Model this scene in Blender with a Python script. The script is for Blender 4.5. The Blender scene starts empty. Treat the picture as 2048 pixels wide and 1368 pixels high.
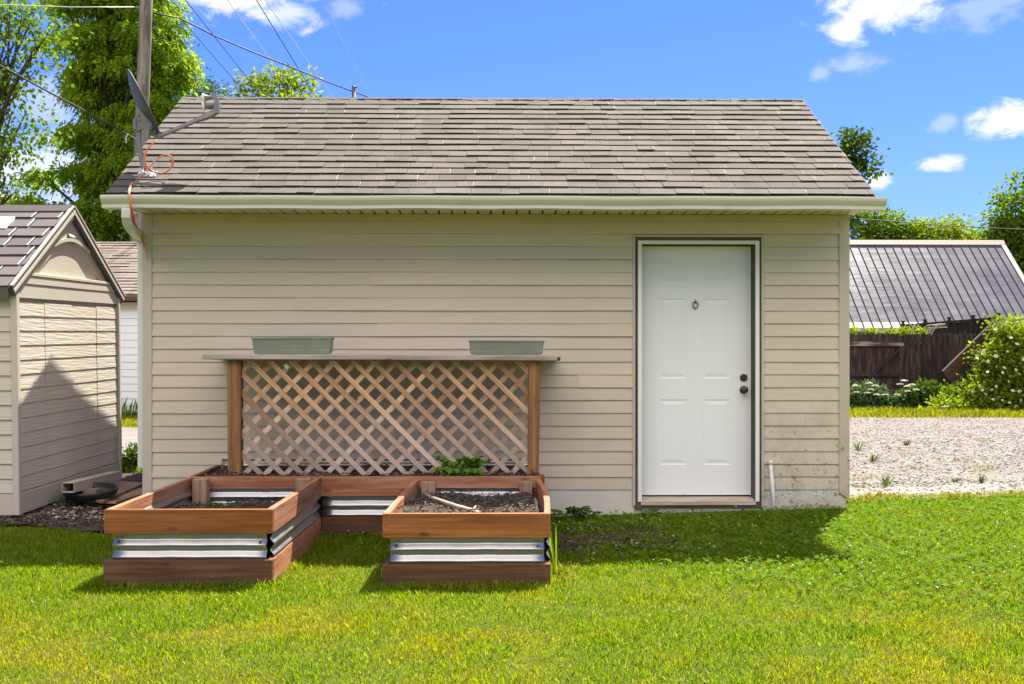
import bpy, math, random
import numpy as np
from mathutils import Vector, Matrix

random.seed(7)
RNG = np.random.default_rng(11)
scene = bpy.context.scene
COL = scene.collection
PI = math.pi

# ------------------------------------------------------------------ camera, sky, sun, exposure
FPX, HOR, CZ, YAW = 2140.0, 735.0, 1.2, 0.01396      # focal length in photo pixels, horizon row, eye height, yaw
cam_d = bpy.data.cameras.new('camera')
cam_d.sensor_width = 36.0
cam_d.lens = FPX / 2048.0 * 36.0
cam_d.shift_y = (HOR - 684.0) / 2048.0
cam_d.clip_start = 0.05
cam_d.clip_end = 2000.0
cam = bpy.data.objects.new('camera', cam_d)
COL.objects.link(cam)
cam.location = (0, 0, CZ)
cam.rotation_euler = (PI / 2, 0, -YAW)
scene.camera = cam

SUN = Vector((0.28, 0.535, 1.0)).normalized()
sun_d = bpy.data.lights.new('sun', 'SUN')
sun_d.energy = 5.0
sun_d.angle = math.radians(0.53)
sun_d.color = (1.0, 0.93, 0.80)
sun = bpy.data.objects.new('sun', sun_d)
COL.objects.link(sun)
sun.rotation_euler = SUN.to_track_quat('Z', 'Y').to_euler()

scene.render.engine = 'CYCLES'
scene.cycles.use_denoising = True
scene.cycles.max_bounces = 8
scene.cycles.transparent_max_bounces = 8
scene.view_settings.view_transform = 'Standard'
scene.view_settings.look = 'None'
scene.view_settings.gamma = 1.0
scene.view_settings.exposure = 1.57


def ray(px, py):
    s, c = math.sin(YAW), math.cos(YAW)
    a, b = (px - 1024.0) / FPX, (HOR - py) / FPX
    return Vector((s + c * a, c - s * a, b))


def P(px, py, Y):
    """point of the scene that lies at depth Y and shows at photo pixel (px, py)"""
    d = ray(px, py)
    t = Y / d.y
    return Vector((d.x * t, Y, CZ + d.z * t))


def X(px, Y):
    return P(px, HOR, Y).x


def Z(py, Y):
    return P(1024, py, Y).z


def build_world():
    w = bpy.data.worlds.new('World')
    scene.world = w
    w.use_nodes = True
    nt = w.node_tree
    N, L = nt.nodes, nt.links
    N.clear()
    out = N.new('ShaderNodeOutputWorld')
    bg = N.new('ShaderNodeBackground')
    bg.inputs['Strength'].default_value = 0.14
    sky = N.new('ShaderNodeTexSky')
    sky.sky_type = 'NISHITA'
    sky.sun_disc = False
    sky.sun_elevation = math.asin(SUN.z)
    sky.sun_rotation = math.atan2(SUN.x, SUN.y)
    sky.altitude = 200
    sky.air_density = 1.25
    sky.dust_density = 0.35
    sky.ozone_density = 2.4
    hs = N.new('ShaderNodeHueSaturation')
    hs.inputs['Hue'].default_value = 0.5
    hs.inputs['Saturation'].default_value = 1.15
    hs.inputs['Value'].default_value = 0.62
    L.new(sky.outputs[0], hs.inputs['Color'])

    def math_(op, a, b=None, c=None):
        n = N.new('ShaderNodeMath')
        n.operation = op
        for i, v in enumerate((a, b, c)):
            if v is None:
                continue
            if isinstance(v, (int, float)):
                n.inputs[i].default_value = v
            else:
                L.new(v, n.inputs[i])
        return n.outputs[0]

    tc = N.new('ShaderNodeTexCoord')
    sp = N.new('ShaderNodeSeparateXYZ')
    L.new(tc.outputs['Generated'], sp.inputs[0])
    az = math_('ARCTAN2', sp.outputs[0], sp.outputs[1])
    el = math_('ARCSINE', sp.outputs[2])
    cmb = N.new('ShaderNodeCombineXYZ')
    L.new(az, cmb.inputs[0])
    L.new(math_('MULTIPLY', el, 1.7), cmb.inputs[1])
    nz = N.new('ShaderNodeTexNoise')
    nz.inputs['Scale'].default_value = 30
    nz.inputs['Detail'].default_value = 7
    nz.inputs['Roughness'].default_value = 0.64
    nz.inputs['Distortion'].default_value = 0.35
    L.new(cmb.outputs[0], nz.inputs['Vector'])
    nv = math_('SUBTRACT', nz.outputs[0], 0.5)
    total = None
    # small fair-weather clouds: photo-pixel centre, half sizes in radians, weight
    for px, py, sx, sy, wt in ((500, -20, 0.075, 0.032, 1.0), (575, 25, 0.035, 0.02, .7), (1765, 10, 0.062, 0.026, 1.0), (1690, 60, 0.03, 0.016, .9),
                               (1725, 125, 0.034, 0.011, .33), (1640, 150, 0.012, 0.008, .3), (2020, 235, 0.036, 0.019, 1.0), (1885, 327, 0.027, 0.009, .95),
                               (1755, 362, 0.013, 0.011, 1.0), (1890, 245, 0.013, 0.009, .3), (40, 330, 0.075, 0.045, .75), (90, 210, 0.05, 0.03, .4),
                               (1960, 20, 0.05, 0.02, .28), (690, 10, 0.03, 0.012, .3)):
        d = ray(px, py)
        a0 = math.atan2(d.x, d.y)
        e0 = math.asin(d.z / d.length)
        qa = math_('DIVIDE', math_('SUBTRACT', az, a0), sx)
        qe = math_('DIVIDE', math_('SUBTRACT', el, e0), sy)
        q = math_('SQRT', math_('ADD', math_('MULTIPLY', qa, qa), math_('MULTIPLY', qe, qe)))
        f = math_('ADD', math_('SUBTRACT', 1.0, q), math_('MULTIPLY', nv, 2.6))
        mr = N.new('ShaderNodeMapRange')
        mr.interpolation_type = 'SMOOTHSTEP'
        mr.inputs['From Min'].default_value = -0.05
        mr.inputs['From Max'].default_value = 0.85
        L.new(f, mr.inputs['Value'])
        m = math_('MULTIPLY', mr.outputs[0], wt)
        total = m if total is None else math_('MAXIMUM', total, m)
    mix = N.new('ShaderNodeMix')
    mix.data_type = 'RGBA'
    L.new(total, mix.inputs['Factor'])
    tn = N.new('ShaderNodeMix')
    tn.data_type = 'RGBA'
    tn.blend_type = 'MULTIPLY'
    tn.inputs['Factor'].default_value = 1.0
    # deep blue low in front, more neutral towards the zenith
    tz = N.new('ShaderNodeMapRange')
    tz.interpolation_type = 'SMOOTHSTEP'
    tz.inputs['From Min'].default_value = 0.42
    tz.inputs['From Max'].default_value = 0.62
    L.new(sp.outputs[2], tz.inputs['Value'])
    tm = N.new('ShaderNodeMix')
    tm.data_type = 'RGBA'
    tm.inputs['A'].default_value = (.285, .375, .80, 1)
    tm.inputs['B'].default_value = (.60, .53, .64, 1)
    ty = N.new('ShaderNodeMapRange')
    ty.interpolation_type = 'SMOOTHSTEP'
    ty.inputs['From Min'].default_value = 0.30
    ty.inputs['From Max'].default_value = -0.25
    L.new(sp.outputs[1], ty.inputs['Value'])
    L.new(math_('MAXIMUM', tz.outputs[0], ty.outputs[0]), tm.inputs['Factor'])
    L.new(tm.outputs['Result'], tn.inputs['B'])
    L.new(hs.outputs[0], tn.inputs['A'])
    # broken warm cloud added out of view behind the camera to brighten the shaded wall
    nb = N.new('ShaderNodeTexNoise')
    nb.inputs['Scale'].default_value = 2.6
    nb.inputs['Detail'].default_value = 5
    L.new(tc.outputs['Generated'], nb.inputs['Vector'])
    mb_ = N.new('ShaderNodeMapRange')
    mb_.interpolation_type = 'SMOOTHSTEP'
    mb_.inputs['From Min'].default_value = 0.40
    mb_.inputs['From Max'].default_value = 0.56
    L.new(math_('ADD', nb.outputs[0], math_('MULTIPLY', sp.outputs[1], -.10)), mb_.inputs['Value'])
    rear = N.new('ShaderNodeMapRange')
    rear.interpolation_type = 'SMOOTHSTEP'
    rear.inputs['From Min'].default_value = -0.20
    rear.inputs['From Max'].default_value = -0.46
    L.new(sp.outputs[1], rear.inputs['Value'])
    back = N.new('ShaderNodeMix')
    back.data_type = 'RGBA'
    high = N.new('ShaderNodeMapRange')
    high.interpolation_type = 'SMOOTHSTEP'
    high.inputs['From Min'].default_value = 0.34
    high.inputs['From Max'].default_value = 0.60
    L.new(sp.outputs[2], high.inputs['Value'])
    L.new(math_('MULTIPLY', high.outputs[0], math_('MULTIPLY', mb_.outputs[0], rear.outputs[0])), back.inputs['Factor'])
    L.new(tn.outputs['Result'], back.inputs['A'])
    back.inputs['B'].default_value = (10.0, 8.75, 7.95, 1)
    L.new(back.outputs['Result'], mix.inputs['A'])
    mix.inputs['B'].default_value = (2.75, 2.8, 2.9, 1)
    L.new(mix.outputs['Result'], bg.inputs['Color'])
    L.new(bg.outputs[0], out.inputs[0])


build_world()

# ------------------------------------------------------------------ ground height
_GY = [-30, 3, 6.24, 8.7, 10.8, 14, 24]
_GZ = [-.16, -.10, -.068, -.022, .06, .12, .15]


def zg(x, y):
    y = np.asarray(y, float)
    return .05 * np.clip((-np.asarray(x, float) - 2.5) / 1.0, 0, 1) * np.clip((y - 7.2) / .9, 0, 1) * np.clip((13 - y) / 2, 0, 1) + np.interp(y, _GY, _GZ) + 0.026 * np.clip(x, 0, 6) * np.clip((np.asarray(y, float) - 5.5) / 3.2, 0, 1)


def zgf(x, y):
    return float(zg(x, y))


# ------------------------------------------------------------------ materials
def nodes_of(name):
    m = bpy.data.materials.new(name)
    m.use_nodes = True
    nt = m.node_tree
    nt.nodes.clear()
    out = nt.nodes.new('ShaderNodeOutputMaterial')
    bs = nt.nodes.new('ShaderNodeBsdfPrincipled')
    nt.links.new(bs.outputs[0], out.inputs[0])
    return m, nt, bs, out


def rgba(c):
    return (c[0], c[1], c[2], 1.0)


def mix_rgb(nt, fac, a, b, mode='MIX'):
    n = nt.nodes.new('ShaderNodeMix')
    n.data_type = 'RGBA'
    n.blend_type = mode
    for key, v in (('Factor', fac), ('A', a), ('B', b)):
        if isinstance(v, (int, float)):
            n.inputs[key].default_value = v
        elif isinstance(v, tuple):
            n.inputs[key].default_value = rgba(v)
        else:
            nt.links.new(v, n.inputs[key])
    return n.outputs['Result']


def mnode(nt, op, a, b=None, c=None):
    n = nt.nodes.new('ShaderNodeMath')
    n.operation = op
    for i, v in enumerate((a, b, c)):
        if v is None:
            continue
        if isinstance(v, (int, float)):
            n.inputs[i].default_value = v
        else:
            nt.links.new(v, n.inputs[i])
    return n.outputs[0]


def noise(nt, vec, scale, detail=4, rough=.55, dist=0.0, stretch=None):
    if stretch:
        mp = nt.nodes.new('ShaderNodeMapping')
        mp.inputs['Scale'].default_value = stretch
        nt.links.new(vec, mp.inputs[0])
        vec = mp.outputs[0]
    n = nt.nodes.new('ShaderNodeTexNoise')
    n.inputs['Scale'].default_value = scale
    n.inputs['Detail'].default_value = detail
    n.inputs['Roughness'].default_value = rough
    n.inputs['Distortion'].default_value = dist
    nt.links.new(vec, n.inputs['Vector'])
    return n.outputs[0]


def ramp(nt, v, lo, hi, smooth=True):
    n = nt.nodes.new('ShaderNodeMapRange')
    n.interpolation_type = 'SMOOTHSTEP' if smooth else 'LINEAR'
    n.inputs['From Min'].default_value = lo
    n.inputs['From Max'].default_value = hi
    nt.links.new(v, n.inputs['Value'])
    return n.outputs[0]


def bump(nt, bs, h, strength, dist=0.01):
    b = nt.nodes.new('ShaderNodeBump')
    b.inputs['Strength'].default_value = strength
    b.inputs['Distance'].default_value = dist
    nt.links.new(h, b.inputs['Height'])
    nt.links.new(b.outputs[0], bs.inputs['Normal'])


def position(nt):
    return nt.nodes.new('ShaderNodeNewGeometry').outputs['Position']


def tint_of(nt):
    a = nt.nodes.new('ShaderNodeAttribute')
    a.attribute_name = 'tint'
    return a.outputs['Fac']


def simple(name, col, rough=.6, metal=0.0, var=.15, scale=6.0, bmp=0.0, bscale=60.0, spec=.4, tint=0.0, stretch=None, col2=None, c2=(.5, .7), dist=.004, edge=None):
    """plain surface: a base colour broken up by noise, optional second colour in patches, optional per-piece tint"""
    m, nt, bs, out = nodes_of(name)
    pos = position(nt)
    n1 = noise(nt, pos, scale, 5, .6, stretch=stretch)
    c = mix_rgb(nt, n1, tuple(v * (1 - var) for v in col), tuple(v * (1 + var) for v in col))
    if col2:
        n2 = noise(nt, pos, scale * .45 + 1.3, 5, .65, stretch=stretch)
        c = mix_rgb(nt, ramp(nt, n2, *c2), c, col2)
    if tint:
        t = tint_of(nt)
        f = mnode(nt, 'MULTIPLY_ADD', t, 2 * tint, 1 - tint)
        c = mix_rgb(nt, 1.0, c, f, 'MULTIPLY')
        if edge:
            c = mix_rgb(nt, ramp(nt, t, 1.4, 1.6, False), c, edge)  # over-tinted faces take the painted sun-glint colour
    nt.links.new(c, bs.inputs['Base Color'])
    bs.inputs['Roughness'].default_value = rough
    bs.inputs['Metallic'].default_value = metal
    bs.inputs['Specular IOR Level'].default_value = spec
    if bmp:
        bump(nt, bs, noise(nt, pos, bscale, 4, .6, stretch=stretch), bmp, dist)
    return m


def wood(name, c1, c2, rough=.7, grey=None, gz=None, gamount=1.0, grain=1.0, spec=.3, tint=.22, knots=True):
    """boards: grain runs along u of the uv map; per-board tint; optional weathering to grey (by height gz=(lo,hi) or patches)"""
    m, nt, bs, out = nodes_of(name)
    uv = nt.nodes.new('ShaderNodeUVMap')
    uv.uv_map = 'UVMap'
    v = uv.outputs[0]
    g = noise(nt, v, 1.0, 6, .62, .6, stretch=(1.6, 42 * grain, 1))
    g2 = noise(nt, v, 1.0, 3, .5, .3, stretch=(.9, 9 * grain, 1))
    f = mnode(nt, 'ADD', mnode(nt, 'MULTIPLY', g, .62), mnode(nt, 'MULTIPLY', g2, .38))
    c = mix_rgb(nt, ramp(nt, f, .39, .61), c1, c2)
    if knots:
        vo = nt.nodes.new('ShaderNodeTexVoronoi')
        vo.inputs['Scale'].default_value = 1.0
        mp = nt.nodes.new('ShaderNodeMapping')
        mp.inputs['Scale'].default_value = (3.2, 9.0, 1)
        nt.links.new(v, mp.inputs[0])
        nt.links.new(mp.outputs[0], vo.inputs['Vector'])
        k = ramp(nt, vo.outputs['Distance'], .16, .06)
        c = mix_rgb(nt, mnode(nt, 'MULTIPLY', k, .85), c, tuple(x * .35 for x in c1))
    if grey:
        pn = noise(nt, v, 1.0, 4, .6, stretch=(2.2, 12, 1))
        if gz:
            sp = nt.nodes.new('ShaderNodeSeparateXYZ')
            nt.links.new(position(nt), sp.inputs[0])
            h = ramp(nt, sp.outputs[2], gz[1], gz[0], False)
            w_ = ramp(nt, mnode(nt, 'ADD', h, mnode(nt, 'MULTIPLY', mnode(nt, 'SUBTRACT', pn, .5), 1.3)), .2, .85)
        else:
            w_ = ramp(nt, pn, .42, .66)
        c = mix_rgb(nt, mnode(nt, 'MULTIPLY', w_, gamount), c, grey)
    t = tint_of(nt)
    c = mix_rgb(nt, 1.0, c, mnode(nt, 'MULTIPLY_ADD', t, 2 * tint, 1 - tint), 'MULTIPLY')
    nt.links.new(c, bs.inputs['Base Color'])
    bs.inputs['Roughness'].default_value = rough
    bs.inputs['Specular IOR Level'].default_value = spec
    bump(nt, bs, f, .35, .002)
    return m


def leaf_mat(name, c1, c2, tr=.45, rough=.6, straw=None, pos_scale=None, spec=.14):
    """leaves and blades: colour per leaf, light passing through"""
    m, nt, bs, out = nodes_of(name)
    t = tint_of(nt)
    c = mix_rgb(nt, t, c1, c2)
    if pos_scale:
        n = noise(nt, position(nt), pos_scale, 4, .6)
        c = mix_rgb(nt, 1.0, c, mnode(nt, 'MULTIPLY_ADD', n, .9, .55), 'MULTIPLY')
    if straw:
        c = mix_rgb(nt, ramp(nt, t, .86, .9, False), c, straw)
    nt.links.new(c, bs.inputs['Base Color'])
    bs.inputs['Roughness'].default_value = rough
    bs.inputs['Specular IOR Level'].default_value = spec
    tl = nt.nodes.new('ShaderNodeBsdfTranslucent')
    nt.links.new(mix_rgb(nt, 1.0, c, (1.15, 1.25, .55), 'MULTIPLY'), tl.inputs['Color'])
    mx = nt.nodes.new('ShaderNodeMixShader')
    mx.inputs[0].default_value = tr
    nt.links.new(bs.outputs[0], mx.inputs[1])
    nt.links.new(tl.outputs[0], mx.inputs[2])
    nt.links.new(mx.outputs[0], out.inputs[0])
    return m


def siding_mat(name, col, dirt=True):
    m, nt, bs, out = nodes_of(name)
    pos = position(nt)
    sp = nt.nodes.new('ShaderNodeSeparateXYZ')
    nt.links.new(pos, sp.inputs[0])
    n1 = noise(nt, pos, 1.4, 4, .6)
    c = mix_rgb(nt, n1, tuple(v * .94 for v in col), tuple(v * 1.06 for v in col))
    fine = noise(nt, pos, 9, 5, .7, stretch=(.25, 1, 3.2))
    c = mix_rgb(nt, mnode(nt, 'MULTIPLY', ramp(nt, fine, .5, .75), .22), c, tuple(v * .72 for v in col))
    t = tint_of(nt)
    c = mix_rgb(nt, 1.0, c, mnode(nt, 'MULTIPLY_ADD', t, .07, .965), 'MULTIPLY')
    if dirt:
        # splashed mud and old vine marks: more of it low down and towards the right-hand corner
        side = ramp(nt, sp.outputs[0], .2, 2.9)
        low = ramp(nt, sp.outputs[2], 1.35, .25)
        amt = mnode(nt, 'MULTIPLY', low, mnode(nt, 'MULTIPLY_ADD', side, .9, .12))
        dn = noise(nt, pos, 34, 5, .72, .4)
        big = noise(nt, pos, 5, 3, .6)
        th = mnode(nt, 'ADD', dn, mnode(nt, 'ADD', mnode(nt, 'MULTIPLY', amt, .15), mnode(nt, 'MULTIPLY', mnode(nt, 'SUBTRACT', big, .5), .22)))
        c = mix_rgb(nt, mnode(nt, 'MULTIPLY', ramp(nt, th, .705, .765), .75), c, (.085, .07, .04))
        film = mnode(nt, 'MULTIPLY', mnode(nt, 'MULTIPLY', amt, ramp(nt, big, .35, .7)), .45)
        c = mix_rgb(nt, film, c, (.24, .20, .11))
    nt.links.new(c, bs.inputs['Base Color'])
    bs.inputs['Roughness'].default_value = .5
    bs.inputs['Specular IOR Level'].default_value = .35
    bump(nt, bs, noise(nt, pos, 26, 4, .6, stretch=(.12, 1, 2.5)), .10, .002)
    return m


def shingle_mat(name, c1, c2, var=.5):
    m, nt, bs, out = nodes_of(name)
    pos = position(nt)
    t = tint_of(nt)
    c = mix_rgb(nt, t, c1, c2)
    gr = noise(nt, pos, 85, 5, .8)
    c = mix_rgb(nt, 1.0, c, mnode(nt, 'MULTIPLY_ADD', gr, 1.9, .06), 'MULTIPLY')
    strk = noise(nt, pos, 1.0, 5, .65, stretch=(7, .8, .8))
    c = mix_rgb(nt, 1.0, c, mnode(nt, 'MULTIPLY_ADD', strk, .55, .72), 'MULTIPLY')
    wx = noise(nt, pos, 2.2, 5, .65)
    c = mix_rgb(nt, 1.0, c, mnode(nt, 'MULTIPLY_ADD', wx, var, 1 - var * .5), 'MULTIPLY')
    spk = ramp(nt, noise(nt, pos, 120, 2, .6), .70, .76)
    c = mix_rgb(nt, mnode(nt, 'MULTIPLY', spk, .35), c, (.5, .47, .42))
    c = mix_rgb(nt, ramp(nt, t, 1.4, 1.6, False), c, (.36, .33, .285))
    nt.links.new(c, bs.inputs['Base Color'])
    bs.inputs['Roughness'].default_value = .92
    bs.inputs['Specular IOR Level'].default_value = .2
    bump(nt, bs, gr, .5, .002)
    return m


def galv_mat(name):
    m, nt, bs, out = nodes_of(name)
    pos = position(nt)
    n = noise(nt, pos, 5, 5, .6)
    vo = nt.nodes.new('ShaderNodeTexVoronoi')
    vo.inputs['Scale'].default_value = 55
    nt.links.new(pos, vo.inputs['Vector'])
    c = mix_rgb(nt, n, (.40, .405, .41), (.54, .545, .55))
    c = mix_rgb(nt, .12, c, vo.outputs['Color'], 'MULTIPLY')
    st = ramp(nt, noise(nt, pos, 14, 5, .7, stretch=(1, 1, .3)), .62, .74)
    c = mix_rgb(nt, mnode(nt, 'MULTIPLY', st, .5), c, (.30, .29, .26))
    nt.links.new(c, bs.inputs['Base Color'])
    bs.inputs['Metallic'].default_value = .92
    nt.links.new(mnode(nt, 'MULTIPLY_ADD', n, .2, .27), bs.inputs['Roughness'])
    bump(nt, bs, noise(nt, pos, 9, 4, .6), .05, .004)
    return m


def ground_mat(name, c1, c2, c3, scale=3.0, bscale=80, bst=.6, fine=90):
    m, nt, bs, out = nodes_of(name)
    pos = position(nt)
    a = noise(nt, pos, scale, 6, .65)
    b = noise(nt, pos, fine, 4, .7)
    c = mix_rgb(nt, ramp(nt, a, .35, .65), c1, c2)
    c = mix_rgb(nt, ramp(nt, b, .42, .68), c, c3)
    nt.links.new(c, bs.inputs['Base Color'])
    bs.inputs['Roughness'].default_value = .95
    bs.inputs['Specular IOR Level'].default_value = .15
    bump(nt, bs, noise(nt, pos, bscale, 5, .7), bst, .02)
    return m


def metal_roof_mat(name):
    m, nt, bs, out = nodes_of(name)
    pos = position(nt)
    t = tint_of(nt)
    n = noise(nt, pos, .55, 5, .6)
    c = mix_rgb(nt, n, (.070, .068, .088), (.125, .12, .148))
    c = mix_rgb(nt, 1.0, c, mnode(nt, 'MULTIPLY_ADD', t, .35, .82), 'MULTIPLY')
    scr = ramp(nt, noise(nt, pos, 1.3, 6, .72, 1.0, stretch=(1, 1, 2.5)), .63, .72)
    c = mix_rgb(nt, mnode(nt, 'MULTIPLY', scr, .45), c, (.34, .33, .33))
    nt.links.new(c, bs.inputs['Base Color'])
    bs.inputs['Specular IOR Level'].default_value = .35
    bs.inputs['Metallic'].default_value = .1
    nt.links.new(mnode(nt, 'MULTIPLY_ADD', n, .14, .2), bs.inputs['Roughness'])
    bump(nt, bs, noise(nt, pos, 2.0, 3, .5, stretch=(.3, 1, 2.2)), .25, .05)
    return m


SID = (.545, .482, .385)
M = {}
M['siding'] = siding_mat('vinyl_siding', SID)
M['corner'] = siding_mat('vinyl_trim', (.49, .435, .345))
M['found'] = siding_mat('whitewashed_block', (.60, .57, .51))
M['soffit'] = simple('soffit_vinyl', (.66, .60, .49), .55, var=.06)
M['dark'] = simple('dark_gap', (.03, .028, .024), .9, var=.1)
M['gutter'] = simple('gutter_enamel', (.64, .62, .55), .38, var=.06, scale=3, col2=(.45, .43, .37), c2=(.58, .8), spec=.5)
M['white'] = simple('white_paint', (.74, .75, .74), .42, var=.03, scale=4, col2=(.60, .58, .52), c2=(.66, .85), bmp=.05, bscale=40)
M['downspout'] = simple('white_downspout', (.68, .70, .68), .45, var=.06, col2=(.5, .46, .36), c2=(.6, .8))
M['brownwood'] = wood('brown_frame_wood', (.07, .05, .03), (.14, .11, .075), .75, tint=.1, knots=False)
M['sill'] = wood('weathered_sill', (.36, .27, .18), (.50, .42, .32), .8, grey=(.50, .48, .45), gamount=.8, tint=.1, knots=False)
M['hardware'] = simple('dark_bronze', (.075, .07, .06), .38, metal=.8, var=.2, spec=.5)
M['pewter'] = simple('tarnished_brass', (.22, .20, .15), .35, metal=.9, var=.3, scale=40)
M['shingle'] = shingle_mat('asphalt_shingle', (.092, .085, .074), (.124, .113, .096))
M['bshingle'] = shingle_mat('brown_shingle', (.15, .12, .105), (.20, .165, .145))
M['deck'] = simple('roof_deck', (.05, .045, .04), .95)
M['brick'] = simple('concrete_block', (.30, .28, .25), .95, var=.25, scale=9, bmp=.5, col2=(.16, .15, .12), c2=(.5, .7))
M['cedar'] = wood('stained_cedar', (.165, .052, .008), (.315, .115, .024), .62, grey=(.27, .125, .05), gamount=.25, tint=.12, spec=.35)
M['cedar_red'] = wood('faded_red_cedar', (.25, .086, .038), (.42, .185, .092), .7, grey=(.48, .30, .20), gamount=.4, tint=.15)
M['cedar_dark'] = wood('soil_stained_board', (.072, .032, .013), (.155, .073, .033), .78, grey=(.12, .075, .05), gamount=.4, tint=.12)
M['post'] = wood('treated_post', (.17, .078, .03), (.32, .165, .07), .74, tint=.12, grain=.8)
M['post_old'] = wood('old_cedar_post', (.23, .15, .09), (.37, .26, .165), .85, tint=.15)
M['lattice'] = wood('lattice_strip', (.31, .175, .095), (.50, .33, .20), .78, grey=(.43, .345, .275), gz=(.45, 1.15), gamount=.9, tint=.36)
M['shelf'] = wood('grey_shelf_board', (.24, .20, .16), (.40, .34, .285), .85, grey=(.46, .425, .39), gamount=.7, tint=.1)
M['galv'] = galv_mat('galvanised_steel')
M['soil'] = ground_mat('garden_soil', (.035, .026, .02), (.075, .056, .042), (.13, .10, .075), 8, 45, .9, 70)
M['chips'] = simple('dry_mulch', (.095, .070, .05), .95, tint=.85, var=.3)
M['planter'] = simple('green_planter_plastic', (.215, .228, .198), .6, var=.16, scale=3, col2=(.30, .31, .285), c2=(.5, .75))
M['grey_paint'] = simple('dish_grey_paint', (.155, .16, .165), .42, var=.1, spec=.5)
M['dish'] = simple('dish_dark_grey', (.055, .06, .068), .5, var=.12, spec=.4)
M['zinc'] = simple('zinc_bracket', (.5, .5, .5), .4, metal=.8)
M['white_plastic'] = simple('white_plastic_cap', (.72, .72, .70), .4)
M['orange'] = simple('orange_cable', (.62, .14, .035), .5, var=.2, scale=18, col2=(.55, .30, .24), c2=(.48, .62))
M['black'] = simple('black_plastic', (.018, .018, .02), .38, var=.2, spec=.5)
M['plywood'] = wood('weathered_plywood', (.26, .15, .085), (.37, .24, .15), .85, grey=(.33, .27, .22), gamount=.5, tint=.15, grain=.5)
M['beige_vinyl'] = simple('beige_vinyl', (.52, .46, .37), .5, var=.08)
M['pvc'] = simple('old_pvc', (.70, .69, .63), .5, col2=(.16, .14, .10), c2=(.60, .68), scale=16)
M['shed_roof'] = simple('shed_roof_plastic', (.115, .10, .098), .6, var=.12, tint=.10, scale=4, bmp=.1, bscale=90, edge=(.62, .58, .54))  # edge colour is a sun glint painted along the tile joints
M['shed_trim'] = simple('shed_trim_plastic', (.50, .455, .385), .55, var=.05)
M['shed_dark'] = simple('shed_dark_trim', (.085, .075, .068), .55)
M['skylight'] = simple('skylight_panel', (.85, .86, .85), .35)
M['white_siding'] = simple('white_siding', (.76, .77, .78), .5, var=.04)
M['brown_fascia'] = simple('brown_fascia', (.085, .05, .035), .6)
M['tan_trim'] = simple('tan_trim', (.58, .46, .30), .6)
M['pole'] = wood('grey_pole_wood', (.10, .082, .068), (.27, .235, .205), .9, tint=.05, grain=.6, knots=False)
M['wire'] = simple('black_wire', (.03, .03, .032), .6)
M['wire_lit'] = simple('sunlit_wire', (.75, .78, .82), .35, metal=.3)  # sunlight on the wire put into its pale colour
M['metal_roof'] = metal_roof_mat('dark_metal_roof')
M['metal_trim'] = simple('pale_metal_trim', (.33, .285, .245), .5, var=.08)
M['yellow_wall'] = simple('tan_wall', (.45, .42, .25), .7)
M['fence'] = wood('brown_fence', (.014, .007, .0045), (.031, .016, .010), .75, grey=(.17, .14, .12), gamount=.25, tint=.3, knots=False)
M['fence_rail'] = wood('worn_fence_rail', (.06, .032, .02), (.11, .065, .045), .8, grey=(.40, .35, .31), gamount=.85, tint=.2, knots=False)
M['asphalt_far'] = ground_mat('worn_gravel', (.19, .168, .15), (.26, .232, .208), (.12, .107, .095), 2.0, 60, .5, 40)
M['gravel'] = ground_mat('pale_gravel', (.20, .182, .165), (.30, .275, .25), (.11, .10, .09), 2.5, 55, .9, 48)
M['stone'] = simple('gravel_stone', (.24, .218, .20), .85, tint=.8, var=.2, scale=30)
M['concrete'] = simple('pale_concrete', (.26, .225, .19), .9, var=.3, scale=7, bmp=.4, bscale=50, col2=(.22, .19, .155), c2=(.45, .6))
M['turf'] = ground_mat('turf', (.05, .08, .008), (.085, .105, .012), (.10, .09, .025), 1.6, 120, .6, 60)
M['bark'] = simple('bark', (.075, .06, .048), .95, var=.4, scale=4, bmp=.8, bscale=14, stretch=(1, 1, .25), dist=.03)
M['petal'] = simple('pale_rose_petal', (.74, .60, .50), .7, var=.1, tint=.15)
M['umbel'] = simple('white_umbel', (.80, .80, .72), .7, var=.1)
M['clover_flower'] = simple('clover_flower', (.55, .52, .38), .8, var=.15)


def grass_mat():
    m, nt, bs, out = nodes_of('grass_blade')
    pos = position(nt)
    t = tint_of(nt)
    big = noise(nt, pos, .75, 4, .62, .3)
    med = noise(nt, pos, 3.4, 4, .6)
    green = mix_rgb(nt, t, (.125, .24, .004), (.275, .39, .006))
    yel = mix_rgb(nt, t, (.34, .335, .006), (.50, .41, .014))
    f = ramp(nt, mnode(nt, 'ADD', mnode(nt, 'MULTIPLY', big, .65), mnode(nt, 'MULTIPLY', med, .35)), .43, .62)
    sp = nt.nodes.new('ShaderNodeSeparateXYZ')
    nt.links.new(pos, sp.inputs[0])
    near = ramp(nt, sp.outputs[1], 6.9, 5.0)
    f = mnode(nt, 'MULTIPLY', f, mnode(nt, 'MULTIPLY_ADD', near, .66, .22))
    c = mix_rgb(nt, f, green, yel)
    c = mix_rgb(nt, mnode(nt, 'MULTIPLY', ramp(nt, t, .87, .90, False), .85), c, (.46, .37, .13))
    nt.links.new(c, bs.inputs['Base Color'])
    bs.inputs['Roughness'].default_value = .6
    bs.inputs['Specular IOR Level'].default_value = .12
    tl = nt.nodes.new('ShaderNodeBsdfTranslucent')
    nt.links.new(mix_rgb(nt, 1.0, c, (1.1, 1.2, .5), 'MULTIPLY'), tl.inputs['Color'])
    mx = nt.nodes.new('ShaderNodeMixShader')
    mx.inputs[0].default_value = .5
    nt.links.new(bs.outputs[0], mx.inputs[1])
    nt.links.new(tl.outputs[0], mx.inputs[2])
    nt.links.new(mx.outputs[0], out.inputs[0])
    return m


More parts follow.
